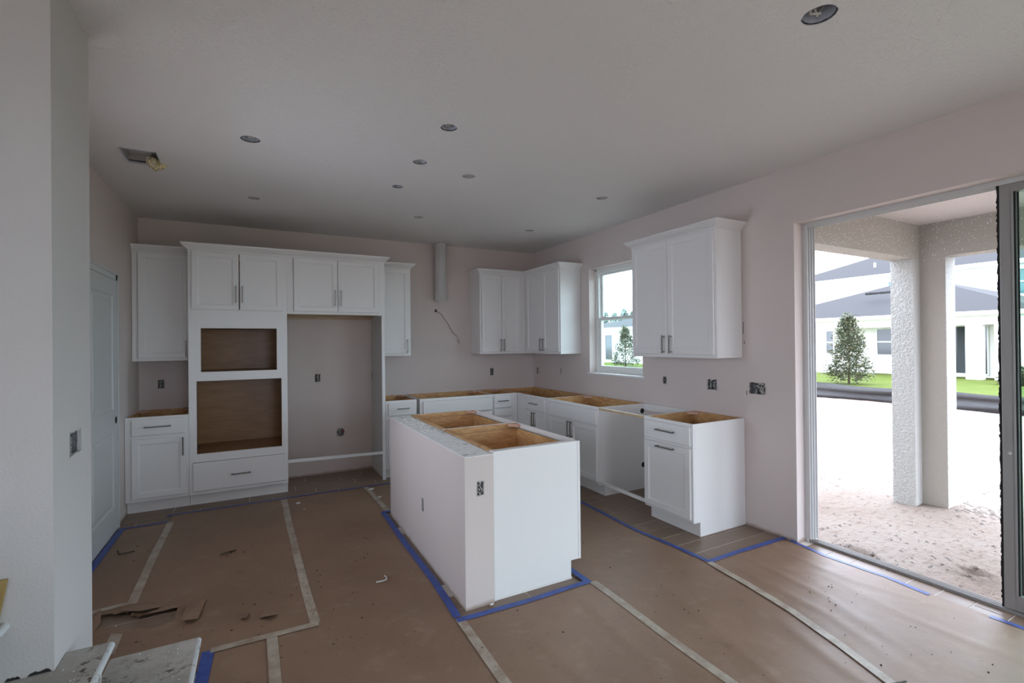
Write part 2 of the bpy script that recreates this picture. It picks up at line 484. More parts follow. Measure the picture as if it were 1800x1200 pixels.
# ceiling with round can holes and a register hole
CANS = [(-1.55, -4.895, 0.125), (-2.52, -3.282, 0.10), (-3.581, -2.567, 0.112), (-2.514, -2.677, 0.10), (-2.087, -2.564, 0.098),
        (-2.518, -2.079, 0.090), (-3.571, -1.216, 0.095), (-0.795, -2.582, 0.102), (-2.078, -1.222, 0.10), (-0.76, -1.223, 0.10)]
VENT = (-4.345, -4.14, -2.06, -1.768)
cells = [(x - d * 0.6, x + d * 0.6, y - d * 0.6, y + d * 0.6) for x, y, d in CANS]
mb = MB()
panel(mb, 2, H, H + 0.02, XFAR - 0.2, 0.2, YF - 0.2, 0.2, cells + [VENT])
NS = 32
for (x, y, d), cl in zip(CANS, cells):
    hs = d * 0.6
    ring, sq = [], []
    for k in range(NS):
        a = 2 * PI * k / NS + PI / 4
        ca, sa = math.cos(a), math.sin(a)
        jr = d / 2 * (1 + random.uniform(-0.02, 0.03))
        ring.append((x + ca * jr, y + sa * jr))
        q = hs / max(abs(ca), abs(sa))
        sq.append((x + ca * q, y + sa * q))
    for k in range(NS):
        j = (k + 1) % NS
        mb.quad((*ring[k], H), (*ring[j], H), (*sq[j], H), (*sq[k], H))
        mb.quad((*ring[k], H), (*ring[j], H), (*ring[j], H + 0.02), (*ring[k], H + 0.02))
struct(mb.build('ceiling', M_CEIL, fix=False))
mb = MB(); mb.box(XFAR - 0.2, YF - 0.2, H + 0.3, 0.2, 0.2, H + 0.4); struct(mb.build('roof_deck', M_WALL))

# recessed light cans
for k, ((x, y, d), lab) in enumerate(zip(CANS, [
        'large recessed light can hole nearest the sliding door', 'recessed can hole over the near end of the island, dark torn rim',
        'recessed can hole in ceiling out in front of the oven cabinet', 'recessed can hole over the middle of the island, cable showing',
        'recessed can hole over the island, right of the cable one', 'recessed can hole over the far end of the island',
        'faint capped can hole close to the oven cabinet crown', 'capped ceiling can between the island and the window',
        'faint can hole above the round vent duct', 'faint can hole near the back right corner of the ceiling'])):
    o = thing('recessed_light_can', lab, 'ceiling light', (x, y, H), 0, 'recessed cans in the kitchen ceiling')
    mb = MB(); n = 20; r = d / 2 * 0.97
    shallow = k in (6, 8, 9, 7, 4)
    dep = 0.012 if shallow else 0.075
    pts = [(math.cos(2 * PI * i / n) * r, math.sin(2 * PI * i / n) * r) for i in range(n)]
    for i in range(n):
        a, b = pts[i], pts[(i + 1) % n]
        mb.quad((*a, 0.001), (*b, 0.001), (*b, dep), (*a, dep), 0, True)
    mb.poly([(*a, dep) for a in pts])
    mb.build('housing', M_WALLS if shallow else M_CAN, o)
    mb = MB()
    for i in range(n):
        a0 = 2 * PI * i / n; a1 = 2 * PI * (i + 1) / n
        ro = r * 1.0; ri = r * random.uniform(0.93, 0.975)
        mb.quad((math.cos(a0) * ro, math.sin(a0) * ro, 0.003), (math.cos(a1) * ro, math.sin(a1) * ro, 0.003), (math.cos(a1) * ri, math.sin(a1) * ri, 0.007), (math.cos(a0) * ri, math.sin(a0) * ri, 0.007))
    mb.build('rim', M_DARK if not shallow else M_BOX, o)
    if not shallow:
        mb = MB(); mb.tube([(-r * .6, r * .3, dep * .9), (-r * .1, r * .5, dep * .3), (r * .3, r * .1, dep * .25), (r * .5, r * .4, dep * .9)], 0.006, 6)
        mb.tube([(r * .6, -r * .2, dep * .9), (r * .3, r * .3, dep * .2), (-r * .2, r * .2, dep * .5)], 0.005, 6)
        mb.build('cable', M_WIREW, o)

# register hole with duct foam
o = thing('ceiling_register', 'rectangular ceiling vent hole with yellow foam hanging from its corner', 'vent', (0, 0, H))
mb = MB(); x0, x1, y0, y1 = VENT
for a, b, c_, d_ in ((x0, y0, x1, y0), (x1, y0, x1, y1), (x1, y1, x0, y1), (x0, y1, x0, y0)):
    mb.quad((a, b, 0), (c_, d_, 0), (c_, d_, 0.10), (a, b, 0.10))
mb.quad((x0, y0, 0.055), (x1, y0, 0.055), (x1, y1, 0.055), (x0, y1, 0.055))
mb.build('duct_boot', M_WALLS, o, fix=False)
mb = MB()
for a, b, c_, d_ in ((x0, y0, x1, y0 + .006), (x1 - .006, y0, x1, y1), (x0, y1 - .006, x1, y1), (x0, y0, x0 + .006, y1)):
    mb.box(a, b, -0.004, c_, d_, 0.01)
mb.build('flange', M_CAN, o)
def blob(cx, cy, cz, rx, ry, rz, seed, amp=0.3, n=14):
    bm = bmesh.new(); bmesh.ops.create_icosphere(bm, subdivisions=3, radius=1)
    for v in bm.verts:
        k = 1 + amp * noise.noise(v.co * 2.2 + Vector((seed, 0, 0))) + amp * 0.5 * noise.noise(v.co * 5 + Vector((0, seed, 0)))
        v.co = Vector((v.co.x * rx * k + cx, v.co.y * ry * k + cy, v.co.z * rz * k + cz))
    return bm
def bm_obj(bm, name, mat, parent=None, smooth=True):
    me = bpy.data.meshes.new(name); bm.to_mesh(me); bm.free()
    me.materials.append(mat.m)
    if smooth:
        for f in me.polygons: f.use_smooth = True
    ob = bpy.data.objects.new(name, me); COL.objects.link(ob); ob.parent = parent
    return ob
bm_obj(blob(-4.175, -1.815, 0.0, 0.05, 0.055, 0.04, 3, 0.5), 'foam', M_INSUL, o)
bm_obj(blob(-4.195, -1.87, -0.008, 0.03, 0.04, 0.035, 8, 0.5), 'foam', M_INSUL, o)
mb = MB(); mb.box(-4.215, -1.90, -0.03, -4.17, -1.84, 0.012); mb.build('backing', M_WALLS, o)

# round range duct hanging from ceiling
o = thing('vent_duct', 'round white vent pipe hanging from the ceiling on the back wall', 'duct', (-1.447, -0.098, 0))
mb = MB(); n = 28; r = 0.078; prof = [(H - 0.001, 0)]
for rr in (r, r - 0.003):
    for i in range(n):
        a0, a1 = 2 * PI * i / n, 2 * PI * (i + 1) / n
        zb = lambda a: 2.075 + 0.012 * math.sin(a + 0.6) + 0.004 * math.sin(5 * a)
        mb.quad((math.cos(a0) * rr, math.sin(a0) * rr, zb(a0)), (math.cos(a1) * rr, math.sin(a1) * rr, zb(a1)), (math.cos(a1) * rr, math.sin(a1) * rr, H - 0.001), (math.cos(a0) * rr, math.sin(a0) * rr, H - 0.001), 0, True)
mb.build('pipe', M_WALLS, o, fix=False)
mb = MB(); mb.box(-0.001, -r - 0.003, 2.09, 0.004, -r, H - 0.002); mb.build('seam', M_WALLS, o)
mb = MB()
for i in range(24):
    a0, a1 = 2 * PI * i / 24, 2 * PI * (i + 1) / 24
    q = 0.092 + 0.006 * math.sin(i * 2.1)
    mb.quad((math.cos(a0) * q, math.sin(a0) * q, H - 0.001), (math.cos(a1) * q, math.sin(a1) * q, H - 0.001), (math.cos(a1) * r, math.sin(a1) * r, H - 0.008), (math.cos(a0) * r, math.sin(a0) * r, H - 0.008))
mb.build('collar', M_WALLS, o, fix=False)
# cable out of the wall
o = thing('hood_cable', 'thin brown cable dangling from a hole under the vent pipe', 'cable', (-1.483, 0, 1.949))
mb = MB(); mb.tube([(0, 0.0, 0), (0.012, -0.02, -0.008), (0.07, -0.03, -0.05), (0.15, -0.03, -0.16), (0.227, -0.025, -0.29), (0.285, -0.022, -0.335), (0.30, -0.02, -0.38), (0.312, -0.02, -0.43)], 0.0045, 6)
mb.build('cord', Mat('tan_cable', (0.36, 0.27, 0.22), 0.6), o)
mb = MB(); mb.tube([(0.285, -0.022, -0.335), (0.295, -0.03, -0.37), (0.305, -0.028, -0.40)], 0.003, 6); mb.build('bare_wire', M_WIREW, o)
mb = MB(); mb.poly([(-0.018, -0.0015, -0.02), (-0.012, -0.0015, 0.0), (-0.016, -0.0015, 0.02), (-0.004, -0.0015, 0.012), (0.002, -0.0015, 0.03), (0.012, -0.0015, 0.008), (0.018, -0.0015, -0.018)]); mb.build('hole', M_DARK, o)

# ------------------------------------------------------------------ electrical boxes (real recesses in the walls)
def ebox(label, plane, u, v, w_, h_, sgn=1, round_=False, busy=2, extra=None, name='outlet_box'):
    """plane: ('y', 0) wall facing -y; ('x', X, s) wall facing s. Local: x to right, y into the wall, z up."""
    if plane[0] == 'y':
        o = thing(name, label, 'electrical box', (u, plane[1], v), 0)
    elif plane[2] < 0:
        o = thing(name, label, 'electrical box', (plane[1], u, v), -PI / 2)
    else:
        o = thing(name, label, 'electrical box', (plane[1], u, v), PI / 2)
    a, b = w_ / 2 - 0.001, h_ / 2 - 0.001
    mb = MB(); D = 0.055 if plane[-1] != 'thin' else 0.03
    for p_, q_ in (((-a, -b), (a, -b)), ((a, -b), (a, b)), ((a, b), (-a, b)), ((-a, b), (-a, -b))):
        mb.quad((p_[0], 0.002, p_[1]), (q_[0], 0.002, q_[1]), (q_[0], D, q_[1]), (p_[0], D, p_[1]))
    mb.quad((-a, D, -b), (a, D, -b), (a, D, b), (-a, D, b))
    mb.build('casing', M_BOX, o, fix=False)
    rnd = random.Random(int(abs(u * 977 + v * 331)))
    # ragged cut edge of the drywall
    mb = MB(); N = 28; per = []
    for i in range(N):
        t = i / N * 4
        s_, f = int(t), t - int(t)
        per.append([(-a + 2 * a * f, -b), (a, -b + 2 * b * f), (a - 2 * a * f, b), (-a, b - 2 * b * f)][s_])
    if round_:
        per = [(math.cos(2 * PI * i / N) * a, math.sin(2 * PI * i / N) * b) for i in range(N)]
    inn, out = [], []
    for (px, pz) in per:
        k = rnd.uniform(0.86, 0.98); q = rnd.uniform(1.03, 1.09)
        inn.append((px * k, pz * k)); out.append((px * q, pz * q))
    if round_:
        sq = []
        for (px, pz) in per:
            m_ = max(abs(px) / a, abs(pz) / b); sq.append((px / m_ * 1.02, pz / m_ * 1.02))
        out = sq
    for i in range(N):
        j = (i + 1) % N
        mb.quad((inn[i][0], -0.001, inn[i][1]), (inn[j][0], -0.001, inn[j][1]), (out[j][0], -0.0025, out[j][1]), (out[i][0], -0.0025, out[i][1]))
        mb.quad((inn[i][0], -0.001, inn[i][1]), (inn[j][0], -0.001, inn[j][1]), (inn[j][0], 0.012, inn[j][1]), (inn[i][0], 0.012, inn[i][1]))
    mb.build('cut_edge', M_WALL if plane[-1] != 'thin' else M_WALLS, o, fix=False)
    for k in range(busy):
        mb = MB(); x_ = rnd.uniform(-a * .6, a * .6); pts = []
        for i in range(7):
            pts.append((max(-a * .85, min(a * .85, x_ + rnd.uniform(-.35, .35) * a)), rnd.uniform(0.006, 0.03), b * .9 - i / 6 * 1.75 * b))
        mb.tube(pts, rnd.uniform(0.0028, 0.0045), 6)
        mb.build('wire', [M_WIREW, M_WIREB, M_WIREW][k % 3], o)
    return o
ebox('open outlet box on back wall under the left wall cabinet', ('y', 0), -4.424, 1.130, 0.060, 0.098, busy=4)
ebox('open outlet box at mid height in the fridge recess', ('y', 0), -2.934, 1.128, 0.062, 0.100, busy=3)
ob = ebox('round water line hole low in the fridge recess with red plug', ('y', 0), -2.682, 0.474, 0.10, 0.11, round_=True, busy=2, name='water_line_box')
mb = MB(); mb.tube([(0.036, 0.005, 0.0), (0.036, 0.04, 0.0)], 0.012, 10); mb.build('red_valve', M_RED, ob)
ebox('small open outlet box on back wall under the corner cabinets', ('y', 0), -0.677, 1.120, 0.058, 0.108, busy=3)
ebox('pale single box on right wall tight in the corner', ('x', 0, -1), -0.105, 1.115, 0.05, 0.10, busy=0)
ebox('narrow slot box on right wall between corner and window', ('x', 0, -1), -0.709, 1.138, 0.024, 0.085, busy=1)
ebox('oval switch box on right wall just beside the window', ('x', 0, -1), -2.536, 1.134, 0.058, 0.088, round_=True, busy=2)
ebox('double gang box on right wall above the end base cabinet', ('x', 0, -1), -3.094, 1.130, 0.112, 0.100, busy=3)
ebox('triple gang box full of cables beside the sliding door', ('x', 0, -1), -3.527, 1.129, 0.157, 0.100, busy=8)
ebox('torn switch box on the pale end of the stair wall', ('x', SX, 1, 'thin'), (STUB[0] + STUB[1]) / 2, (STUB[2] + STUB[3]) / 2, STUB[1] - STUB[0], STUB[3] - STUB[2], busy=3, name='switch_box')
# marks left of the wall cabinet: small screw slots on the right wall
for k, (yy, zz, hh) in enumerate(((-3.412, 1.62, 0.10), (-3.42, 1.50, 0.03), (-3.435, 1.085, 0.035))):
    mb = MB(); mb.box(-0.0015, yy - 0.002, zz - hh / 2, 0.002, yy + 0.002, zz + hh / 2)
    tag(mb.build('wall_slit', M_DARK), ['long thin slit in wall right of the big wall cabinet', 'short slit under the long one right of wall cabinet', 'short slit in wall between the two gang boxes'][k], 'slit')

# ------------------------------------------------------------------ floor, tiles
FZ = -0.0022
mb = MB(); mb.box(XFAR - 0.2, YF - 0.2, -0.12, 0.2, 0.2, FZ)
floor = struct(mb.build('floor', M_GROUT))
HOLE = [(-4.40, -2.53), (-4.23, -2.585), (-4.14, -2.66), (-4.06, -2.665), (-4.0, -2.665), (-3.955, -2.70), (-3.95, -2.80), (-4.00, -2.85), (-4.06, -2.845), (-4.18, -2.77), (-4.3, -2.69), (-4.40, -2.67)]
def inpoly(x, y, P):
    c_ = False; n = len(P)
    for i in range(n):
        x1_, y1_ = P[i]; x2_, y2_ = P[(i + 1) % n]
        if (y1_ > y) != (y2_ > y) and x < (x2_ - x1_) * (y - y1_) / (y2_ - y1_) + x1_:
            c_ = not c_
    return c_
def exposed(x, y):
    if x < XL or x > 0.2 or y > 0: return False
    if x > 0 and not (SL1 < y < SL0 and x < 0.1): return False
    if y > -0.78: return not (x < -3.3 and y > -0.5)
    if x < -4.54 and y > -2.5: return True
    if -4.3 > x and y > -0.99: return True
    if x > -0.86 and y > -3.75: return not (x > -0.5 and (y > -2.25 or y < -2.9) and y > -3.40)
    if -2.59 < x < -1.71 and -3.57 < y < -1.63: return not (-2.45 < x < -1.85 and -3.40 < y < -1.8)
    if x > -0.07 and y < -3.74: return y > -5.6
    if -4.45 < x < -3.9 and -2.92 < y < -2.48: return True
    return False
TL, TP = 0.61, 0.1535
tile_me = {}
mbt = MB(); mbt.box(-TL / 2 + .0028, -TP / 2 + .0028, -0.008, TL / 2 - .0028, TP / 2 - .0028, 0)
k = -2.52
j0 = int((k - 0) / TP) - 2
first = None
for j in range(-45, 20):
    yc = -2.52 - TP / 2 - TP * j
    if yc > TP or yc < -6: continue
    off = (-0.77 + [0, 0.19, 0.40, -0.05, 0.31, 0.12, 0.48][j % 7])
    for i in range(-8, 4):
        xc = off + TL * i + TL / 2
        if not any(exposed(xc + fx * TL / 2, yc + fy * TP / 2) for fx in (-.96, -.5, 0, .5, .96) for fy in (-.9, 0, .9)):
            continue
        xa, xb = max(xc - TL / 2, XL), min(xc + TL / 2, 0.105 if yc < SL0 and yc > SL1 else 0)
        ya, yb = max(yc - TP / 2, SL1), min(yc + TP / 2, 0)
        if yc + TP / 2 > SL0 and yc - TP / 2 < SL0: xb = min(xb, 0)
        if xb - xa < 0.03 or yb - ya < 0.03: continue
        if abs((xb - xa) - TL) < 1e-6 and abs((yb - ya) - TP) < 1e-6:
            if first is None:
                first = mbt.build('tile', M_TILE, floor, bevel=0.0015)
                t = first
            else:
                t = first.copy(); COL.objects.link(t); t.parent = floor
            t.location = (xc, yc, 0)
        else:
            m2 = MB(); m2.box(xa + .0028, ya + .0028, -0.008, xb - .0028, yb - .0028, 0)
            m2.build('tile', M_TILE, floor, bevel=0.0015)

# ------------------------------------------------------------------ paper on the floor
RIDGES = [((-3.77, -2.1), (-3.70, -2.5), (-3.66, -2.92), 0.05, 0.012), ((-0.55, -3.80), (-0.62, -4.4), (-0.85, -5.0), 0.05, 0.010),
          ((-0.25, -3.9), (-0.28, -4.35), (-0.16, -4.8), 0.06, 0.009), ((-0.75, -3.9), (-0.80, -4.5), (-1.0, -5.1), 0.06, 0.010),
          ((-1.05, -4.3), (-1.2, -4.8), (-1.35, -5.4), 0.07, 0.013), ((-1.3, -3.7), (-1.45, -4.3), (-1.62, -5.0), 0.06, 0.008),
          ((-2.2, -3.62), (-2.3, -3.9), (-2.25, -4.6), 0.05, 0.008), ((-1.85, -3.6), (-1.9, -3.95), (-1.95, -4.5), 0.06, 0.009),
          ((-3.1, -3.3), (-3.05, -3.8), (-3.1, -4.3), 0.07, 0.008), ((-2.75, -3.5), (-2.8, -3.9), (-2.9, -4.3), 0.05, 0.007),
          ((-3.6, -2.95), (-3.72, -3.02), (-3.85, -3.0), 0.06, 0.010), ((-0.35, -4.2), (-0.45, -4.7), (-0.4, -5.3), 0.05, 0.008)]
def seg_d(px, py, a, b):
    dx, dy = b[0] - a[0], b[1] - a[1]
    t = max(0, min(1, ((px - a[0]) * dx + (py - a[1]) * dy) / (dx * dx + dy * dy)))
    return math.hypot(px - a[0] - t * dx, py - a[1] - t * dy), t
def hgt(x, y):
    h = 0.0035 + 0.0022 * (noise.noise(Vector((x * 1.3, y * 1.3, 0))) + 1) + 0.0015 * (noise.noise(Vector((x * 4, y * 2.2, 5))) + 1)
    h += 0.0007 * noise.noise(Vector((x * 14, y * 11, 9)))
    for a, b, c_, wd, am in RIDGES:
        d1, t1 = seg_d(x, y, a, b); d2, t2 = seg_d(x, y, b, c_)
        if d1 < d2: d_, t_ = d1, t1 / 2
        else: d_, t_ = d2, 0.5 + t2 / 2
        if d_ < wd * 3:
            h += 0.42 * am * math.exp(-(d_ / (wd * 0.55)) ** 2) * math.sin(PI * min(max(t_, 0.02), 0.98)) ** 0.7
    return h
def m3x(y):
    P = [(-3.0, -0.85), (-3.764, -0.847), (-4.384, -0.938), (-4.906, -1.11), (-6.95, -1.55)]
    for (ya, xa), (yb, xb) in zip(P, P[1:]):
        if y >= yb:
            return xa + (xb - xa) * (y - ya) / (yb - ya)
    return P[-1][1]
def sheet(label, xl, xr, y0, y1, hole=None, step=0.03, lift=0.0):
    fl = xl if callable(xl) else (lambda y: xl); fr_ = xr if callable(xr) else (lambda y: xr)
    ny = max(2, int(abs(y1 - y0) / step)); nx = max(2, int(abs(fr_((y0 + y1) / 2) - fl((y0 + y1) / 2)) / step))
    mb = MB(); idx = {}
    for j in range(ny + 1):
        y = y0 + (y1 - y0) * j / ny
        for i in range(nx + 1):
            x = fl(y) + (fr_(y) - fl(y)) * i / nx
            z = hgt(x, y) + lift
            if hole:
                dd = min(seg_d(x, y, hole[q], hole[(q + 1) % len(hole)])[0] for q in range(len(hole)))
                z += 0.012 * math.exp(-(dd / 0.03) ** 2) * (1 + noise.noise(Vector((x * 9, y * 9, 1))))
            idx[i, j] = len(mb.v); mb.v.append((x, y, z))
    for j in range(ny):
        for i in range(nx):
            if hole:
                c_ = [mb.v[idx[i + a, j + b]] for a, b in ((0, 0), (1, 0), (1, 1), (0, 1))]
                if inpoly(sum(q[0] for q in c_) / 4, sum(q[1] for q in c_) / 4, hole): continue
            mb.face((idx[i, j], idx[i + 1, j], idx[i + 1, j + 1], idx[i, j + 1]), 0, True)
    o = mb.build('floor_paper', M_PAPER, fix=False)
    return tag(o, label, 'floor paper', 'brown paper sheets covering the floor')
sheet('narrow brown paper strip along the pantry door', -4.565, -4.22, -0.985, -2.465)
sheet('torn brown paper sheet in front of the oven cabinet', lambda y: -4.225 if y > -2.465 else -4.56, lambda y: -3.305 if y > -3.2 else -3.79, -0.79, -3.35, HOLE, 0.0225, 0.0012)
sheet('long brown paper sheet running left of the island', -3.315, -2.575, -0.79, -7.2)
sheet('short brown paper sheet between island and cooktop cabinets', -2.58, -1.73, -0.80, -1.65)
sheet('brown paper sheet down the aisle right of the island', -1.735, lambda y: m3x(y) + 0.01, -0.85, -7.2)
sheet('brown paper sheet in front of the sliding door, bluish sheen', m3x, -0.05, -3.745, -7.2, None, 0.03, 0.0012)
sheet('brown paper sheet from the island front towards the viewer', -2.60, -1.725, -3.575, -7.2, None, 0.03, 0.0012)
sheet('slim brown paper strip between stair foot and long sheet', -3.50, -3.305, -3.215, -7.2)
sheet('brown paper sheet at the foot of the stairs', -3.785, -3.49, -3.215, -7.2)

def tape(label, pts, w_, mat, kind='masking tape', z=0.0022, wig=0.004):
    P = []
    for a, b in zip(pts, pts[1:]):
        L_ = math.hypot(b[0] - a[0], b[1] - a[1]); n = max(1, int(L_ / 0.03))
        for i in range(n):
            P.append((a[0] + (b[0] - a[0]) * i / n, a[1] + (b[1] - a[1]) * i / n))
    P.append(pts[-1])
    mb = MB()
    sd_ = random.random() * 50
    for i, (x, y) in enumerate(P):
        a, b = P[max(0, i - 1)], P[min(len(P) - 1, i + 1)]
        t = Vector((b[0] - a[0], b[1] - a[1])).normalized(); nrm = Vector((-t.y, t.x))
        x += nrm.x * wig * noise.noise(Vector((i * 0.06, sd_, 0))); y += nrm.y * wig * noise.noise(Vector((i * 0.06, sd_, 0)))
        for k in range(4):
            f = (k / 3 - 0.5) * w_
            qx, qy = x + nrm.x * f, y + nrm.y * f
            mb.v.append((qx, qy, hgt(qx, qy) + z + 0.0012))
    for i in range(len(P) - 1):
        for k in range(3):
            mb.face((i * 4 + k, i * 4 + k + 1, (i + 1) * 4 + k + 1, (i + 1) * 4 + k), 0, True)
    o = mb.build('blue_tape' if mat is M_BLUE else 'masking_tape', mat, fix=False)
    return tag(o, label, 'tape', 'blue tape along the paper edges' if mat is M_BLUE else 'cream tape over the paper seams')
CW = 0.05
tape('cream tape seam running from the stairs-side sheet up toward the oven cabinet', [(-3.335, -0.83), (-3.318, -1.92), (-3.301, -2.725), (-3.283, -3.205)], CW, M_MASK)
tape('cream tape seam beside the pantry door, ending at the torn hole', [(-4.222, -1.0), (-4.218, -1.85), (-4.21, -2.47)], CW, M_MASK)
tape('short cream tape piece left of the torn hole, peeling at the edge', [(-4.43, -2.475), (-4.30, -2.462), (-4.195, -2.452)], 0.045, M_MASK)
tape('cream tape across the sheets at the foot of the stairs', [(-3.268, -3.218), (-3.50, -3.212), (-3.765, -3.205)], 0.045, M_MASK, z=0.003)
tape('cream tape seam starting in front of the stair foot, cut by lower frame', [(-3.495, -3.225), (-3.49, -3.6), (-3.48, -4.6)], CW, M_MASK)
tape('short faded tape between stub wall and torn hole', [(-4.205, -3.0), (-4.213, -2.78)], 0.055, M_MASK)
tape('short cream tape seam between island corner and fridge recess', [(-2.555, -0.80), (-2.535, -1.3), (-2.52, -1.68)], 0.045, M_MASK)
tape('cream tape seam from the near left corner of island blue tape', [(-2.585, -3.545), (-2.592, -4.1), (-2.60, -5.6)], CW, M_MASK)
tape('cream tape seam from the near right corner of island blue tape', [(-1.70, -3.575), (-1.712, -4.1), (-1.728, -5.8)], CW, M_MASK)
tape('raised cream tape seam running from the end cabinet toward the viewer', [(-0.847, -3.75), (-0.885, -4.05), (-0.94, -4.384), (-1.02, -4.66), (-1.11, -4.906), (-1.30, -5.8)], CW, M_MASK, z=0.004)
tape('long blue tape along the paper edge before the cabinets', [(-4.275, -0.80), (-3.33, -0.785), (-2.30, -0.795), (-1.75, -0.81)], 0.032, M_BLUE)
tape('short blue tape across the paper end beside the pantry door', [(-4.56, -0.99), (-4.24, -0.975)], 0.032, M_BLUE)
tape('blue tape along the foot of the pantry door', [(-4.55, -0.99), (-4.553, -1.6), (-4.555, -2.45)], 0.045, M_BLUE)
tape('blue tape on the left long side of the island', [(-2.565, -1.655), (-2.575, -2.5), (-2.572, -3.1), (-2.592, -3.525)], 0.045, M_BLUE)
tape('blue tape across the far left island corner', [(-2.58, -1.662), (-2.50, -1.655)], 0.035, M_BLUE, z=0.003)
tape('blue tape across the near end of the island', [(-2.605, -3.555), (-2.2, -3.568), (-1.725, -3.565)], 0.042, M_BLUE, z=0.003)
tape('short blue tape at the near right corner of the island', [(-1.728, -3.30), (-1.727, -3.575)], 0.045, M_BLUE)
tape('long blue tape down the aisle before the sink cabinets', [(-0.855, -1.9), (-0.875, -2.6), (-0.89, -3.1), (-0.855, -3.5), (-0.84, -3.735)], 0.038, M_BLUE)
tape('blue tape from the end cabinet to the door corner', [(-0.85, -3.742), (-0.5, -3.738), (-0.012, -3.752)], 0.04, M_BLUE, z=0.003)
tape('bright blue tape along the sliding door tiles, far piece', [(-0.02, -3.80), (-0.06, -4.07), (-0.05, -4.25), (-0.04, -4.43), (-0.07, -4.66)], 0.032, M_BLUE)
tape('bright blue tape along the sliding door tiles, near piece', [(-0.058, -4.92), (-0.052, -5.2), (-0.06, -5.8)], 0.034, M_BLUE)
tape('broad dark blue tape strip at the stair foot', [(-3.775, -3.20), (-3.783, -3.45), (-3.79, -3.75)], 0.055, M_BLUE)

def flap(label, pts, group='curled flaps of torn paper'):
    """pts: list of (x,y,z) fan outline; folded paper piece with two facets and thickness"""
    mb = MB(); n = len(pts)
    cx = sum(p_[0] for p_ in pts) / n; cy = sum(p_[1] for p_ in pts) / n; cz = sum(p_[2] for p_ in pts) / n + 0.008
    for dz in (0, 0.0012):
        c_ = len(mb.v); mb.v.append((cx, cy, cz + dz)); mb.v += [(p_[0], p_[1], p_[2] + dz) for p_ in pts]
        for i in range(n):
            mb.face((c_, c_ + 1 + i, c_ + 1 + (i + 1) % n))
    for i in range(n):
        j = (i + 1) % n
        mb.face((1 + i, 1 + j, n + 2 + j, n + 2 + i))
    return tag(mb.build('paper_flap', M_PAPER), label, 'paper flap', group)
flap('pointed folded paper flap over the torn hole', [(-4.25, -2.54, 0.012), (-4.19, -2.49, 0.014), (-4.10, -2.55, 0.016), (-4.05, -2.60, 0.012), (-4.14, -2.67, 0.045)])
flap('upright rectangular paper flap right of the torn hole', [(-3.92, -2.64, 0.014), (-3.83, -2.63, 0.014), (-3.85, -2.87, 0.022), (-3.93, -2.87, 0.035)])
flap('small ragged flap beside the stub wall', [(-4.42, -2.60, 0.012), (-4.33, -2.555, 0.05), (-4.305, -2.68, 0.03), (-4.33, -2.74, 0.01), (-4.42, -2.72, 0.01)])
flap('small curled flap beyond the dark stain, far from the hole', [(-3.555, -3.01, 0.012), (-3.52, -2.90, 0.016), (-3.46, -3.02, 0.014), (-3.525, -3.06, 0.04)])
flap('tiny lifted paper corner between the two larger flaps', [(-3.645, -2.91, 0.012), (-3.60, -2.92, 0.012), (-3.615, -3.0, 0.028), (-3.64, -2.98, 0.02)])
# dirt crumbs, torn bits
rnd = random.Random(5)
mb = MB()
CL = [(-3.3, -1.25, .35, 60), (-3.75, -1.95, .12, 16), (-3.0, -2.2, .6, 60), (-3.4, -2.75, .4, 40), (-3.1, -3.2, .5, 40), (-1.45, -3.98, .14, 26), (-0.55, -4.35, .25, 30), (-0.95, -4.9, .3, 30), (-2.4, -4.0, .4, 14),
      (-4.35, -1.6, .15, 10), (-1.3, -3.2, .5, 16), (-2.9, -1.2, .4, 30), (-0.4, -4.9, .3, 14), (-1.5, -4.8, .5, 20), (-3.9, -3.0, .25, 24)]
for cx, cy, s_, n in CL:
    for i in range(n // 2):
        x, y = rnd.gauss(cx, s_ * .6), rnd.gauss(cy, s_ * .6)
        if x < -4.5 or x > -0.08 or (-2.6 < x < -1.7 and -3.58 < y < -1.6) or y > -0.8 or (x > -0.86 and y > -3.76): continue
        if x < -3.8 and y < -3.33: continue
        r = rnd.choice([0.002, 0.003, 0.003, 0.004, 0.006]); z = hgt(x, y) + 0.0045; a = rnd.random() * 6
        k0 = len(mb.v)
        for q in range(4):
            mb.v.append((x + math.cos(a + q * 1.57) * r * rnd.uniform(.6, 1.6), y + math.sin(a + q * 1.57) * r * rnd.uniform(.5, 1.1), z - 0.002))
        mb.v.append((x, y, z + r * 0.5))
        for q in range(4):
            mb.face((k0 + q, k0 + (q + 1) % 4, k0 + 4))
tag(mb.build('dirt', Mat('dark_dirt', (0.06, 0.04, 0.028), 0.95)), 'dark dirt crumbs scattered over the brown paper', 'dirt', kind='stuff')
M_CRUMB = Mat('white_plaster_bit', (0.66, 0.65, 0.62), 0.8)
for k, (x, y, s_, lab) in enumerate(((-2.52, -0.93, .016, 'largest white plaster bit before the fridge panel'), (-2.50, -1.22, .010, 'small white plaster bit beside the far island corner'), (-3.22, -1.02, .012, 'white plaster bit before the oven cabinet drawer'),
                                     (-3.18, -1.22, .006, 'tiny white plaster bit out from the oven cabinet'), (-3.90, -2.80, .008, 'white plaster bit on the tile in the torn hole'), (-2.37, -3.50, .008, 'white plaster bit at the island end panel foot'))):
    bm = blob(x, y, hgt(x, y) + s_ * .45, s_ * 1.5, s_, s_ * .55, k * 3.1, 0.6)
    bm_obj2 = bm_obj(bm, 'plaster_bit', M_CRUMB)
    tag(bm_obj2, lab, 'debris', 'white plaster bits on the floor')
mb = MB(); z = hgt(-2.85, -2.91) + 0.008
mb.tube([(-2.90, -2.925, z), (-2.86, -2.93, z), (-2.835, -2.925, z + .002), (-2.83, -2.90, z + .004), (-2.835, -2.87, z + .003)], 0.0045, 6)
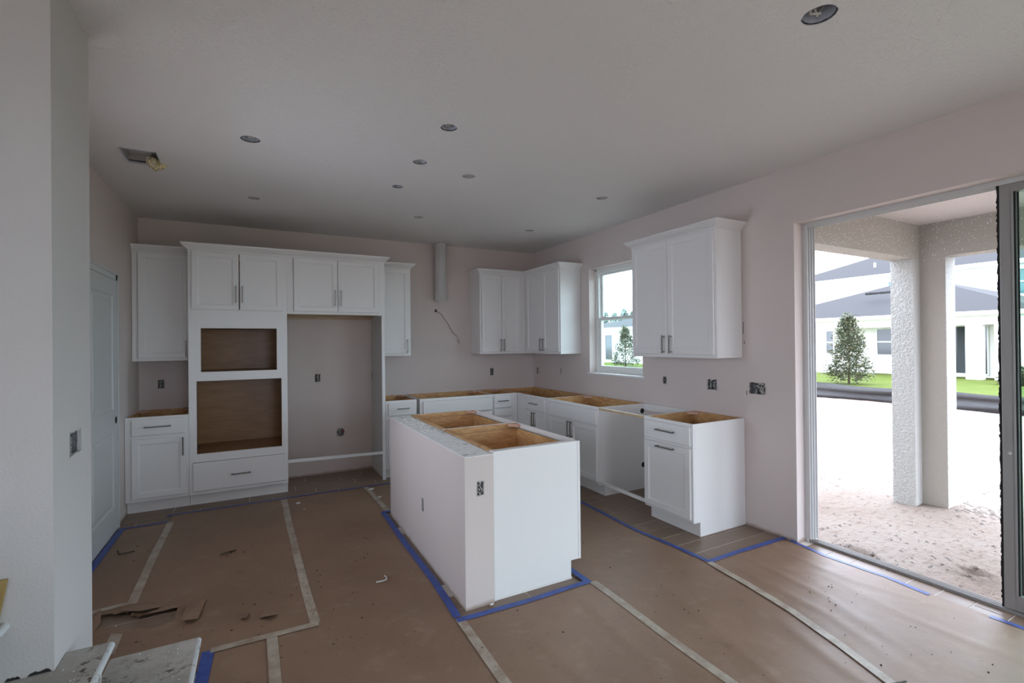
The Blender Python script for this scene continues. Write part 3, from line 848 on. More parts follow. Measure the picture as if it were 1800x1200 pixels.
tag(mb.build('tie_scrap', M_CRUMB), 'hooked white plastic scrap on the brown paper left of island', 'debris')
for k, (pp, lab) in enumerate((([(-3.80, -1.97), (-3.74, -1.95), (-3.70, -1.93), (-3.735, -1.955), (-3.73, -1.99)], 'dark twisted scrap on the paper left of the long seam'), ([(-4.47, -1.52), (-4.44, -1.62), (-4.36, -1.58)], 'dark thin loop scrap near the pantry door'), ([(-1.05, -4.95), (-1.14, -4.93), (-1.24, -4.93)], 'dark splinter lying near the raised tape seam'))):
    mb = MB(); mb.tube([(x, y, hgt(x, y) + 0.007 + 0.004 * math.sin(i * 2)) for i, (x, y) in enumerate(pp)], 0.004, 6)
    tag(mb.build('dark_scrap', Mat('dark_scrap', (0.05, 0.035, 0.028), 0.8)), lab, 'debris')

# ------------------------------------------------------------------ cabinets
DH = 0.020   # door thickness
def shaker(name, parent, x0, x1, z0, z1, slab=False, handle=None, hl=0.16, st=0.047):
    """door or drawer front in the cabinet's frame; front face at y=-DH"""
    w_, h_ = x1 - x0, z1 - z0
    mb = MB()
    def ring(ix, y):
        return [(x0 + ix, y, z0 + ix), (x1 - ix, y, z0 + ix), (x1 - ix, y, z1 - ix), (x0 + ix, y, z1 - ix)]
    e = 0.0025
    rings = [ring(0, -0.001), ring(0, -DH + e), ring(e, -DH)]
    if not slab:
        rings += [ring(st, -DH), ring(st + 0.002, -DH + 0.0055), ring(st + 0.009, -DH + 0.0065), ring(st + 0.012, -DH + 0.009)]
    else:
        rings = [ring(0, -0.001), ring(0, -DH + 0.006), ring(0.004, -DH + 0.001), ring(0.007, -DH)]
    for rg in rings: mb.v += rg
    for k in range(len(rings) - 1):
        for i in range(4):
            j = (i + 1) % 4
            mb.face((k * 4 + i, k * 4 + j, (k + 1) * 4 + j, (k + 1) * 4 + i))
    e_ = (len(rings) - 1) * 4
    mb.face((e_, e_ + 1, e_ + 2, e_ + 3)); mb.face((3, 2, 1, 0))
    o = mb.build(name, M_WHITE, parent)
    if handle:
        hx, hz, d_ = handle
        mb = MB(); yb = -DH - 0.034; r = 0.0055; hl2 = hl / 2
        if d_ == 'v':
            mb.box(hx - r, yb, hz - hl2, hx + r, yb + 0.011, hz + hl2)
            for s_ in (-1, 1): mb.box(hx - r, yb + .011, hz + s_ * (hl2 - .012) - r, hx + r, -DH, hz + s_ * (hl2 - .012) + r)
        else:
            mb.box(hx - hl2, yb, hz - r, hx + hl2, yb + 0.011, hz + r)
            for s_ in (-1, 1): mb.box(hx + s_ * (hl2 - .012) - r, yb + .011, hz - r, hx + s_ * (hl2 - .012) + r, -DH, hz + r)
        mb.build('handle', M_NICK, o, bevel=0.001)
    return o
T = 0.018
def sides_box(mb, w_, d, z0, z1, toe=0.0, y0=0.019, lw=True, rw=True):
    """white-outside, wood-inside shell: mats 0 white, 1 wood"""
    for (xa, xb, xi) in ((0, T * .55, T), (w_, w_ - T * .55, w_ - T)):
        if toe:
            mb.prism([(y0, z0), (0.075, z0), (0.075, 0.001), (d, 0.001), (d, z1), (y0, z1)], 0, min(xa, xb), max(xa, xb), 0)
        else:
            mb.box(xa, y0, z0, xb, d, z1, 0)
        mb.box(xb, y0, z0 + .002, xi, d, z1 - 0.001, 1)
    mb.box(T, d - 0.014, z0, w_ - T, d - 0.002, z1, 1)
    mb.box(T, y0, z0, w_ - T, d - 0.014, z0 + 0.016, 1)
def corner_blocks(o, w_, d, z1, which='fr', s_=0.075):
    for cx, sx in ((T, 1), (w_ - T, -1)):
        for cy, sy in ((0.021, 1), (d - 0.033, -1)):
            if (sx, sy) not in which: continue
            mb = MB(); mb.prism([(cx, cy), (cx + sx * s_, cy), (cx + sx * s_, cy + sy * .02), (cx + sx * .02, cy + sy * s_), (cx, cy + sy * s_)], 2, z1 - 0.022, z1 - 0.002)
            ob = mb.build('corner_block', M_HINGE, o)
            mb = MB()
            for q in (0.3, 0.7):
                mb.tube([(cx + sx * s_ * q, cy + sy * .012, z1 - 0.003), (cx + sx * s_ * q, cy + sy * .012, z1 - 0.0008)], 0.005, 8)
            mb.build('screw_hole', M_DARK, ob)
ALL4 = ((1, 1), (1, -1), (-1, 1), (-1, -1)); BACK2 = ((1, -1), (-1, -1)); FAR = ((1, 1), (1, -1))
BH, TK = 0.876, 0.114
def frame(mb, w_, z0, z1, x0=0.0, ver=(), hor=(), s_=0.035, top=0.03, bot=0.03):
    mb.box(x0, 0, z0, x0 + s_, 0.019, z1); mb.box(w_ - s_, 0, z0, w_, 0.019, z1)
    mb.box(x0 + s_, 0, z1 - top, w_ - s_, 0.019, z1); mb.box(x0 + s_, 0, z0, w_ - s_, 0.019, z0 + bot)
    for a, b in ver: mb.box(a, 0.0005, z0 + bot, b, 0.019, z1 - top)
    for a, b in hor: mb.box(x0 + s_, 0.0005, a, w_ - s_, 0.019, b)
def base_cab(label, loc, rz, w_, fronts, d=0.606, blocks=BACK2, x0=0.0, hor=((0.678, 0.712),), ver=(), group='white base cabinets', toe_x1=None, box_front=None, name='base_cabinet'):
    o = thing(name, label, 'cabinet', loc, rz, group)
    mb = MB(); sides_box(mb, w_, d, TK, BH, toe=1)
    mb.box(T, d - 0.032, BH - 0.09, w_ - T, d - 0.014, BH, 1)
    mb.build('carcass', [M_WHITE, M_PINE], o)
    fl_ = min(f[1] for f in fronts) + .012; fh_ = max(f[2] for f in fronts) - .012
    mb = MB(); frame(mb, w_, TK, BH, x0, ver, hor, .035)
    if fl_ - x0 > .036: mb.box(x0 + .034, .0004, TK, fl_, .019, BH - .001)
    if w_ - fh_ > .036: mb.box(fh_, .0004, TK, w_ - .034, .019, BH - .001)
    mb.build('face_frame', M_WHITE, o, bevel=0.001)
    mb = MB(); mb.box(x0 + .001, 0.072, 0.001, w_ - .001, 0.088, TK); mb.build('toe_kick', M_WHITE, o)
    for f in fronts:
        nm, xa, xb, za, zb, slab, hd = f[:7]
        shaker(nm, o, xa, xb, za, zb, slab, hd, f[7] if len(f) > 7 else 0.17)
    corner_blocks(o, w_, d, BH, blocks)
    return o
def crown(name, parent, path, zb, zt, proj, mats=None):
    """sweep a stepped profile along an open polyline (x,y); outside is to the right of travel"""
    h_ = zt - zb
    prof = [(0.0, 0.0), (0.006, 0.0), (0.008, 0.15), (0.014, 0.20), (0.024, 0.34), (0.038, 0.52), (0.050, 0.66), (0.052, 0.74), (0.060, 0.80), (0.062, 1.0), (0.0, 1.0)]
    prof = [(p_[0] / 0.062 * proj, zb + p_[1] * h_) for p_ in prof]
    n = len(path); nr = []
    for i in range(n - 1):
        t = Vector((path[i + 1][0] - path[i][0], path[i + 1][1] - path[i][1])).normalized(); nr.append(Vector((t.y, -t.x)))
    mb = MB()
    for i in range(n):
        if i == 0: m_ = nr[0]
        elif i == n - 1: m_ = nr[-1]
        else:
            m_ = (nr[i - 1] + nr[i]); m_ = m_ / max(0.2, m_.dot(nr[i]))
        for (o_, z) in prof: mb.v.append((path[i][0] + m_.x * o_, path[i][1] + m_.y * o_, z))
    k = len(prof)
    for i in range(n - 1):
        for q in range(k):
            q2 = (q + 1) % k
            mb.face((i * k + q, i * k + q2, (i + 1) * k + q2, (i + 1) * k + q))
    mb.face(tuple(range(k))); mb.face(tuple((n - 1) * k + q for q in range(k))[::-1])
    return mb.build(name, M_WHITE, parent)
UB, UT, CT = 1.374, 2.438, 2.487
def wall_cab(label, loc, rz, w_, doors, crown_path, d=0.303, x0=0.0, x1=None, fw=None):
    o = thing('wall_cabinet', label, 'cabinet', loc, rz, 'white wall cabinets')
    mb = MB(); x1 = w_ if x1 is None else x1
    mb.box(0, 0.019, UB + .002, w_, d, UT)
    mb.build('carcass', M_WHITE, o, bevel=0.001)
    fl_ = min(f[0] for f in doors) + .012; fh_ = max(f[1] for f in doors) - .012
    mb = MB(); frame(mb, x1, UB, UT, x0, (), (), 0.035, 0.035, 0.032)
    if fl_ - x0 > .036: mb.box(x0 + .034, .0004, UB, fl_, .019, UT - .001)
    if x1 - fh_ > .036: mb.box(fh_, .0004, UB, x1 - .034, .019, UT - .001)
    mb.build('face_frame', M_WHITE, o, bevel=0.001)
    for f in doors: shaker('door', o, f[0], f[1], 1.403, 2.412, False, f[2], 0.16)
    if crown_path: crown('crown_molding', o, crown_path, 2.424, CT, 0.055)
    return o

XO0, XO1, XP = -4.125, -3.283, -2.292
# --- back wall, left group
base_cab('left white base cabinet of drawer and door, squeezed beside the pantry door', (XL + .003, -0.61, 0), 0, XO0 - XL - .005,
         [('drawer', .05, .457, .708, .856, True, (.245, .787, 'h'), .20), ('door', .05, .457, .145, .680, False, (.435, .59, 'v'), .17)], ver=(), blocks=BACK2)
wall_cab('left single-door wall cabinet tight against the side wall', (XL + .003, -0.306, 0), 0, XO0 - XL - .005, [(.05, .455, (.43, 1.49, 'v'))], [(0.0, 0.0), (XO0 - XL - .005, 0.0)])
# tall oven cabinet
o = thing('oven_cabinet', 'tall white oven cabinet with two empty brown plywood openings', 'cabinet', (XO0, -0.61, 0), 0)
wo = XO1 - XO0; d = 0.606
mb = MB(); sides_box(mb, wo, d, TK, UT, toe=1)
mb.build('carcass', [M_WHITE, M_PLY], o)
mb = MB(); U0, U1, L0, L1 = .098, .746, .062, .787
zA, zB, zC, zD = .492, 1.182, 1.268, 1.685
mb.box(0, 0, TK, .032, .019, UT); mb.box(wo - .032, 0, TK, wo, .019, UT)
mb.box(.032, 0, UT - .035, wo - .032, .019, UT); mb.box(.032, 0, 1.842, wo - .032, .019, 1.87)
mb.box(.79, .0005, 1.87, wo - .032, .019, UT - .035); mb.box(.032, .0005, zD, wo - .032, .019, 1.842)
mb.box(.032, .0005, zC, U0, .019, zD); mb.box(U1, .0005, zC, wo - .032, .019, zD)
mb.box(.032, .0005, zB, wo - .032, .019, zC)
mb.box(.032, .0005, zA, L0, .019, zB); mb.box(L1, .0005, zA, wo - .032, .019, zB)
mb.box(.032, .0005, .415, wo - .032, .019, zA); mb.box(.032, .0005, TK, wo - .032, .019, .15)
mb.build('face_frame', M_WHITE, o)
mb = MB()
for a in (zC - 0.016, zA - 0.016, zD + .004, zB + .004):
    mb = MB(); mb.box(T, .02, a, wo - T, d - .015, a + .013); mb.build('oven_shelf', M_PLY, o)
mb = MB(); mb.tube([(.066, .03, .535), (.075, .028, .56), (.085, .02, .575)], .004, 6); mb.build('cable_end', M_WIREB, o)
mb = MB(); mb.box(.001, .072, .001, wo - .001, .088, TK); mb.build('toe_kick', M_WHITE, o)
shaker('door', o, .030, .416, 1.862, 2.412, False, (.392, 2.013, 'v'), .165)
shaker('door', o, .424, .800, 1.862, 2.412, False, (.447, 2.013, 'v'), .165)
shaker('drawer', o, .030, .832, .145, .412, True, (.425, .275, 'h'), .17)
# fridge cabinet
wf = XP - XO1 - 0.002
o = thing('fridge_cabinet', 'white two-door bridge cabinet above the empty fridge recess', 'cabinet', (XO1 + .001, -0.61, 0), 0)
mb = MB(); mb.box(0, .019, 1.86, wf, .606, UT); mb.build('carcass', M_WHITE, o)
mb = MB(); frame(mb, wf, 1.836, UT, 0, (), (), .06, .03, .026); mb.build('face_frame', M_WHITE, o)
mb = MB(); mb.box(.02, .021, 1.842, wf - .035, .60, 1.858); mb.box(.02, .56, 1.815, wf - .035, .604, 1.842); mb.build('underside', M_RAIL, o)
shaker('door', o, .063, .490, 1.862, 2.412, False, (.466, 2.012, 'v'), .165)
shaker('door', o, .494, .925, 1.862, 2.412, False, (.522, 2.012, 'v'), .165)
o = thing('fridge_end_wall', 'tall narrow white end panel closing the fridge recess', 'panel', (XP, -0.61, 0), 0)
mb = MB(); mb.box(-.024, 0.019, .001, -.006, .608, 1.835); mb.build('side_panel', M_WALLS, o)  # white panel in the dimmed paint, its shade put into the colour
mb = MB(); mb.box(-.034, -0.001, .001, 0, .019, 1.835); mb.build('front_stile', M_WHITE, o, bevel=.001)
for za, hh in ((1.131, .10), (1.62, .02), (1.45, .015)):
    mb = MB(); mb.box(-.0255, .57, za - hh / 2, -.0238, .585, za + hh / 2); mb.build('slot', M_DARK, o)
mb = MB(); mb.prism([(XO1 + .002, .312), (XP - .034, .292), (XP - .034, .32), (XO1 + .002, .342)], 1, -.612, -.594)
tag(mb.build('brace_board', M_WHITE), 'white brace board across the foot of the fridge recess', 'board')
o = thing('crown_run', 'long white crown molding over the oven and fridge cabinets', 'crown molding', (0, 0, 0))
crown('molding', o, [(XO0, -.31), (XO0, -.61), (XP, -.61), (XP, -.31)], 2.424, CT, .055)
wall_cab('narrow single-door wall cabinet right of the fridge cabinet', (XP + .002, -0.306, 0), 0, .381, [(.02, .357, (.335, 1.49, 'v'))], [(0.0, 0.0), (.381, 0.0), (.381, .303)])

# --- back wall, right group
base_cab('narrow base cabinet of drawer and door beside the fridge panel', (XP + .003, -0.61, 0), 0, .355,
         [('drawer', .027, .345, .708, .852, True, (.19, .785, 'h'), .14), ('door', .027, .345, .145, .680, False, (.05, .59, 'v'))])
base_cab('wide cooktop base cabinet with blank slab front behind the island', (-1.897, -0.615, 0), 0, .936,
         [('drawer', .035, .925, .69, .845, True, None), ('drawer', .035, .925, .42, .675, True, (.48, .61, 'h'), .2), ('drawer', .035, .925, .145, .405, True, (.48, .34, 'h'), .2)], d=.611)
base_cab('slim drawer stack base cabinet next to the inner corner', (-0.958, -0.61, 0), 0, .346,
         [('drawer', .012, .255, .705, .852, True, (.13, .79, 'h'), .14), ('drawer', .012, .255, .60, .692, True, None), ('drawer', .012, .255, .37, .585, True, (.13, .5, 'h'), .14), ('drawer', .012, .255, .145, .355, True, (.13, .28, 'h'), .14)], hor=((.69, .71), (.585, .605)), ver=((.24, .33),))
# --- right wall
RZ = -PI / 2
base_cab('corner base cabinet of one drawer over two doors, left of the sink base', (-0.61, -0.003, 0), RZ, 1.328,
         [('drawer', .826, 1.30, .705, .850, True, (1.06, .785, 'h'), .17), ('door', .826, 1.06, .145, .685, False, (1.04, .6, 'v')), ('door', 1.065, 1.30, .145, .685, False, (1.09, .6, 'v'))], x0=.608, ver=((.643, .82),), blocks=((-1, -1),))
o = base_cab('sink base cabinet with blank top front and two doors', (-0.61, -1.334, 0), RZ, .934,
         [('false_front', .055, .915, .70, .850, True, None), ('door', .055, .482, .145, .685, False, (.458, .6, 'v')), ('door', .488, .915, .145, .685, False, (.512, .6, 'v'))], blocks=((1, -1),))
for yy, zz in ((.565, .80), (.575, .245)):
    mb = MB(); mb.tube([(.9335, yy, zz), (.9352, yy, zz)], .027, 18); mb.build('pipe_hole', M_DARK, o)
base_cab('end base cabinet of drawer over pull-out door nearest the sliding door', (-0.61, -2.892, 0), RZ, .522,
         [('drawer', .015, .505, .705, .852, True, (.265, .79, 'h'), .19), ('door', .015, .505, .14, .683, False, (.265, .655, 'h'), .19)], blocks=((1, -1),))
mb = MB(); mb.box(-.608, -2.890, .852, -.575, -2.270, .872)
tag(mb.build('rail_board', M_RAIL), 'raw wood rail across the front of the dishwasher gap', 'board')
mb = MB(); mb.box(-.022, -2.890, .81, -.002, -2.270, .876)
tag(mb.build('ledger_board', M_WHITE), 'white ledger board on the wall at the back of dishwasher gap', 'board')
mb = MB(); mb.box(-.606, -2.890, .128, -.588, -2.270, .155)
tag(mb.build('brace_board', M_WHITE), 'white brace board low across the dishwasher gap', 'board')
# wall cabinets on the right
wall_cab('left wing of the corner wall cabinets on the back wall, two doors', (-0.988, -0.306, 0), 0, .985, [(.022, .308, (.288, 1.49, 'v')), (.313, .60, (.335, 1.49, 'v'))], [(0.0, .303), (0.0, 0.0), (.682, 0.0)], x1=.682)
wall_cab('right wing of the corner wall cabinets on the window wall, two doors', (-0.306, -0.306, 0), RZ, .861, [(.06, .475, (.445, 1.49, 'v')), (.48, .845, (.515, 1.49, 'v'))], [(0.0, 0.0), (.861, 0.0), (.861, .303)])
wall_cab('big two-door wall cabinet alone on the right wall beside the window', (-0.306, -2.425, 0), RZ, .975, [(.02, .468, (.43, 1.49, 'v')), (.472, .955, (.515, 1.49, 'v'))], [(0.0, .303), (0.0, 0.0), (.975, 0.0), (.975, .303)])

# ------------------------------------------------------------------ island
KX0, KX1, KY0, KY1, KZ = -2.521, -2.340, -3.482, -1.752, .866
KB1 = hole(-2.692, .372, .045, .095); KB2 = (-2.446, -2.402, .637, .723)
mb = MB()
panel(mb, 0, KX0, KX0 + .014, KY0, KY1, 0, KZ, [KB1])
panel(mb, 1, KY0, KY0 + .014, KX0 + .014, KX1, 0, KZ, [KB2])
mb.box(KX1 - .014, KY0 + .014, 0, KX1, KY1, KZ); mb.box(KX0 + .014, KY1 - .014, 0, KX1 - .014, KY1, KZ)
kw = struct(mb.build('wall_island', M_WALL))
mb = MB(); mb.box(KX0 + .001, KY0 + .001, KZ, KX1 - .001, KY1 - .001, KZ + .003); struct(mb.build('cap', M_DRYW, kw))
mb = MB()
for x, y in ((-2.44, -1.85), (-2.38, -2.35), (-2.37, -2.45), (-2.36, -2.62), (-2.36, -2.68), (-2.38, -3.15), (-2.49, -3.42)):
    mb.box(x - .018, y - .008, KZ + .002, x + .018, y - .002, KZ + .0038)
mb.build('nail_mark', M_DARK, kw)
rn = random.Random(4)
mb = MB()
for k in range(90):
    x, y = rn.uniform(KX0 + .02, KX1 - .02), rn.gauss(-2.25, .22); s_ = rn.uniform(.003, .009)
    mb.box(x - s_, y - s_ * .7, KZ + .002, x + s_, y + s_ * .7, KZ + .003 + s_ * .5)
tag(mb.build('plaster_chips', M_CRUMB, None), 'loose white plaster chips on top of the island half wall', 'debris', kind='stuff')
ebox('outlet box low on the long face of the island half wall', ('x', KX0, -1, 'thin'), -2.692, .372, .045, .095, busy=2)
ebox('ragged outlet hole on the short end of the island half wall', ('y', KY0, 'thin'), (KB2[0] + KB2[1]) / 2, (KB2[2] + KB2[3]) / 2, KB2[1] - KB2[0], KB2[3] - KB2[2], busy=3)
# cabinets face +x : local x -> +y, local y -> -x
IXF = -1.706
def island_cab(label, y0, w_):
    o = base_cab(label, (IXF, y0, 0), PI / 2, w_, [('drawer', .015, w_ - .015, .70, .85, True, (w_ / 2, .78, 'h'), .19), ('door', .015, w_ / 2 - .002, .14, .685, False, (w_ / 2 - .03, .59, 'v')), ('door', w_ / 2 + .002, w_ - .015, .14, .685, False, (w_ / 2 + .03, .59, 'v'))], d=.629, blocks=((-1, 1),), group='island base cabinets', name='island_cabinet')
    # drawer box inside
    mb = MB(); za, zb = .70, .838
    xa, xb = .05, w_ - .05
    mb.box(xa, .03, za, xa + .013, .55, zb); mb.box(xb - .013, .03, za, xb, .55, zb)
    mb.box(xa, .537, za, xb, .55, zb); mb.box(xa, .022, za, xb, .034, zb); mb.box(xa, .03, za - .006, xb, .55, za + .004)
    mb.build('drawer_box', M_PINE, o)
    return o
oc = island_cab('near island cabinet, open-topped, with wood drawer box inside', -3.424, .815)
mb = MB(); mb.prism([(.002, TK), (.075, TK), (.075, .002), (.626, .002), (.626, BH), (.002, BH)], 0, -.034, -.001); mb.build('end_panel', M_WHITE, oc, bevel=.0015)
mb = MB(); mb.box(-.042, .610, .001, -.034, .627, BH - .002); mb.box(-.040, .075, .001, -.034, .612, .012); mb.build('scribe_trim', M_WHITE, oc)
mb = MB(); mb.box(-.036, -.0005, TK, 0, .018, BH); mb.build('end_stile', M_WHITE, oc, bevel=.001)
island_cab('far island cabinet, open-topped, behind the near one', -2.605, .850)

# ------------------------------------------------------------------ interior door on the left wall
o = struct(bpy.data.objects.new('door_1', None)); COL.objects.link(o); o.location = (XL, 0, 0)
tag(o, 'white two-panel pantry door on the left wall with empty knob bore', None)
DY0, DY1 = -.952, -1.75
mb = MB()
def door_leaf(mb, ya, yb, z0, z1, x):
    pans = [(ya - .11, yb + .11, 1.005, 1.935), (ya - .11, yb + .11, .215, .825)]
    ys = [yb, yb + .11, ya - .11, ya]; zs = [z0, .215, .825, 1.005, 1.935, z1]
    for i in range(3):
        for j in range(5):
            if i == 1 and j in (1, 3):
                a, b, c_, d_ = ys[1], ys[2], zs[j], zs[j + 1]
                q = [(0, x), (.012, x - .008), (.035, x - .008), (.05, x - .002)]
                for (k0, xa), (k1, xb) in zip(q, q[1:]):
                    R0 = [(xa, a + k0, c_ + k0), (xa, b - k0, c_ + k0), (xa, b - k0, d_ - k0), (xa, a + k0, d_ - k0)]
                    R1 = [(xb, a + k1, c_ + k1), (xb, b - k1, c_ + k1), (xb, b - k1, d_ - k1), (xb, a + k1, d_ - k1)]
                    for m_ in range(4):
                        n_ = (m_ + 1) % 4; mb.quad(R0[m_], R0[n_], R1[n_], R1[m_])
                k1, xb = q[-1]
                mb.quad((xb, a + k1, c_ + k1), (xb, b - k1, c_ + k1), (xb, b - k1, d_ - k1), (xb, a + k1, d_ - k1))
            else:
                mb.quad((x, ys[i], zs[j]), (x, ys[i + 1], zs[j]), (x, ys[i + 1], zs[j + 1]), (x, ys[i], zs[j + 1]))
    for (a, b) in ((ya, ya), (yb, yb)):
        mb.quad((x, a, z0), (0.001, a, z0), (0.001, a, z1), (x, a, z1))
    mb.quad((x, ya, z1), (x, yb, z1), (.001, yb, z1), (.001, ya, z1))
door_leaf(mb, DY0, DY1, .012, 2.062, .022)
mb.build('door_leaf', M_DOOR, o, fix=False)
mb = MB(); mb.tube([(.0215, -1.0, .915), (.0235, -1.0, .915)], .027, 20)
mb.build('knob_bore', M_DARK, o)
mb = MB(); mb.tube([(.021, -1.0, .915), (.026, -1.0, .915)], .029, 20, cap=False); mb.build('bore_ring', M_NICK, o)
mb = MB()
mb.box(.001, DY0 + .004, 0, .018, DY0 + .062, 2.128); mb.box(.001, DY1 - .062, 0, .018, DY1 - .004, 2.128)
mb.box(.001, DY1 - .062, 2.068, .018, DY0 + .062, 2.128)
mb.box(.018, DY1 - .062, 2.112, .024, DY0 + .062, 2.128); mb.box(.018, DY0 + .048, 0, .024, DY0 + .062, 2.112)
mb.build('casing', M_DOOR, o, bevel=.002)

# ------------------------------------------------------------------ kitchen window
y0, y1, z0, z1 = WIN
o = struct(bpy.data.objects.new('window_1', None)); COL.objects.link(o); o.location = (0, 0, 0)
mb = MB()
mb.box(.11, y1 - .045, z0, .18, y1, z1); mb.box(.11, y0, z0, .18, y0 + .045, z1); mb.box(.11, y0 + .045, z1 - .045, .18, y1 - .045, z1); mb.box(.11, y0 + .045, z0, .18, y1 - .045, z0 + .03)
mb.box(.10, y1 - .02, z0, .112, y1, z1); mb.box(.10, y0, z0, .112, y0 + .02, z1); mb.box(.10, y0, z1 - .02, .112, y1, z1)
mb.build('frame', M_VINYL, o)
def sash(name, xa, xb, za, zb, s_=.034, bot=None):
    mb = MB(); bot = bot or s_
    ya, yb = y0 + .045, y1 - .045
    mb.box(xa, ya, za, xb, ya + s_, zb); mb.box(xa, yb - s_, za, xb, yb, zb); mb.box(xa, ya + s_, zb - s_, xb, yb - s_, zb); mb.box(xa, ya + s_, za, xb, yb - s_, za + bot)
    s = mb.build(name, M_VINYL, o, bevel=.0015)
    mb = MB(); xm = (xa + xb) / 2; mb.box(xm - .002, ya + s_, za + bot, xm + .002, yb - s_, zb - s_); mb.build('glass', M_GLASSW, s)
    return s
sash('upper_sash', .150, .172, 1.775, z1 - .045, .028, .04)
ls = sash('lower_sash', .118, .146, z0 + .03, 1.81, .030, .05)
mb = MB(); mb.box(.100, y1 - .19, 1.811, .14, y1 - .13, 1.822); mb.build('latch', M_VINYL, ls)
mb = MB(); mb.box(-.022, y0 - .015, z0 - .02, .11, y1 + .015, z0 - .001); mb.build('sill', M_TRIM, o, bevel=.002)

# ------------------------------------------------------------------ sliding door
o = struct(bpy.data.objects.new('door_2', None)); COL.objects.link(o)
mb = MB()
JY = SL0
# jamb with three fins, header, sill track
mb.box(.10, JY - .018, 0, .20, JY, SLZ)
for k in range(4): mb.box(.10 + k * .032, JY - .040, 0.01, .104 + k * .032, JY - .018, SLZ - .018)
mb.build('jamb', M_ALUW, o)
mb = MB(); mb.box(.10, SL1, SLZ - .012, .20, JY - .018, SLZ)
for k in range(4): mb.box(.10 + k * .032, SL1, SLZ - .028, .104 + k * .032, JY - .04, SLZ - .012)
mb.build('header', M_ALUW, o)
mb = MB(); mb.box(.10, SL1, -.02, .20, JY - .018, -.006)
for k in range(4): mb.box(.10 + k * .032, SL1, -.006, .1035 + k * .032, JY - .03, .018 - .005 * k)
mb.build('sill_track', M_ALU, o)
mb = MB(); mb.box(.095, JY - .028, 0.93, .10, JY - .016, 1.05); mb.build('strike', M_ALUW, o)
def slide_panel(ya, yb, xa, handle=False):
    mb = MB(); s_ = .046; xb = xa + .028; za, zb = .02, SLZ - .02
    mb.box(xa, yb, za, xb, yb + s_, zb); mb.box(xa, ya - s_, za, xb, ya, zb); mb.box(xa, yb + s_, zb - .055, xb, ya - s_, zb); mb.box(xa, yb + s_, za, xb, ya - s_, za + .085)
    mb.box(xa - .004, ya - s_ - .011, za + .085, xa + .004, ya - s_, zb - .055)
    s = mb.build('sliding_panel', M_ALU, o, bevel=.0015)
    mb = MB(); mb.box(xa + .012, yb + s_, za + .085, xa + .016, ya - s_, zb - .055); mb.build('glass', M_GLASS, s)
    mb = MB(); mb.box(xa + .002, ya - s_ - .017, za + .085, xa + .010, ya - s_ - .011, zb - .055); mb.build('gasket', M_PILE, s)
    mb = MB()
    n = 160
    for i in range(n):
        z_ = za + (zb - za) * i / n; e_ = .010 + .005 * random.random()
        mb.box(xa + .006, ya, z_, xa + .024, ya + e_, z_ + (zb - za) / n)
    mb.build('weather_pile', M_PILE, s)
    if handle:
        mb = MB(); mb.box(xa - .003, ya - .044, .92, xa + .001, ya - .020, 1.06); mb.box(xa - .006, ya - .036, .95, xa - .002, ya - .028, 1.03); mb.build('pull', M_ALU, s)
        mb = MB(); mb.tube([(xa - .004, ya - .032, .88), (xa + .001, ya - .032, .88)], .008, 10); mb.build('lock', M_ALUW, s)
slide_panel(-4.930, -6.20, .106, True)
slide_panel(-4.935, -6.24, .138)
slide_panel(-6.20, -7.28, .138)
slide_panel(-7.26, -8.28, .170)

# ------------------------------------------------------------------ stairs
o = thing('staircase', 'unfinished stair with dusty grey treads and worn white nosings', 'stairs', (-3.785, -4.3, 0))
def sx(x): return x + 3.785
def sy(y): return y + 4.3
RISE, RUN, YN = .20, .2515, -4.85
for k in range(6):
    nx_ = -3.785 - RUN * k; zt = RISE * (k + 1); th = .027
    far = -3.418 if k == 0 else -3.682 if k == 1 else SY0 - .002
    back = nx_ - RUN - .02
    if k == 1:
        P = [(nx_ - .012, YN), (nx_ - .012, far), (SX + .002, far), (SX + .002, SY0 - .002), (back - .03, SY0 - .002), (back - .03, YN)]
    else:
        P = [(nx_ - .012, YN), (nx_ - .012, far), (back - .05, far), (back - .05, YN)] if k == 0 else [(nx_ - .012, YN), (nx_ - .012, far), (back - .03, far), (back - .03, YN)]
    mb = MB(); mb.prism([(sx(a), sy(b)) for a, b in P], 2, zt - th, zt); mb.build('tread', M_TREAD, o)
    mb = MB(); n = 8; prof = [(sx(nx_ - .012) + math.cos(a) * th * .55, zt - th / 2 + math.sin(a) * th / 2) for a in [(-PI / 2 + PI * i / n) for i in range(n + 1)]]
    mb.prism(prof, 1, sy(YN), sy(far)); ob = mb.build('nosing', M_NOSE, o)
    mb = MB(); mb.box(sx(nx_ - .045), sy(YN + .02), RISE * k + .001, sx(nx_ - .03), sy(far - .03), zt - th); mb.build('riser', M_TREAD, o)
    # skirt below the tread on the open end
    mb = MB(); mb.box(sx(nx_ - .05), sy(far - .045), .001, sx(max(nx_ - RUN - .03, SX + .003)) if k < 2 else sx(nx_ - RUN - .03), sy(far - .03), zt - th)
    if k == 0: mb.build('side_board', M_TREAD, o)
mb = MB(); mb.prism([(-4.60, .603), (-4.312, .603), (-4.288, .745), (-4.60, .755)], 1, SY0 - .016, SY0 - .004)
tag(mb.build('plywood_offcut', M_OCHRE), 'yellow plywood offcut standing on the stair against the stub wall', 'offcut')
mb = MB(); rn = random.Random(11)
for k in range(150):
    i = rn.choice([0, 1, 1, 2]); nx_ = -3.785 - RUN * i
    x = nx_ - .03 - rn.random() * (RUN - .04); y = rn.uniform(-4.2, -3.43 if i == 0 else -3.70 if i == 1 else -3.80); z = RISE * (i + 1)
    if x < SX + .01 and y > SY0 - .01: continue
    s_ = rn.uniform(.0008, .0024)
    mb.box(x - s_, y - s_, z, x + s_, y + s_, z + s_)
tag(mb.build('plaster_crumbs', M_CRUMB), 'white plaster crumbs strewn over the stair treads', 'debris', kind='stuff')

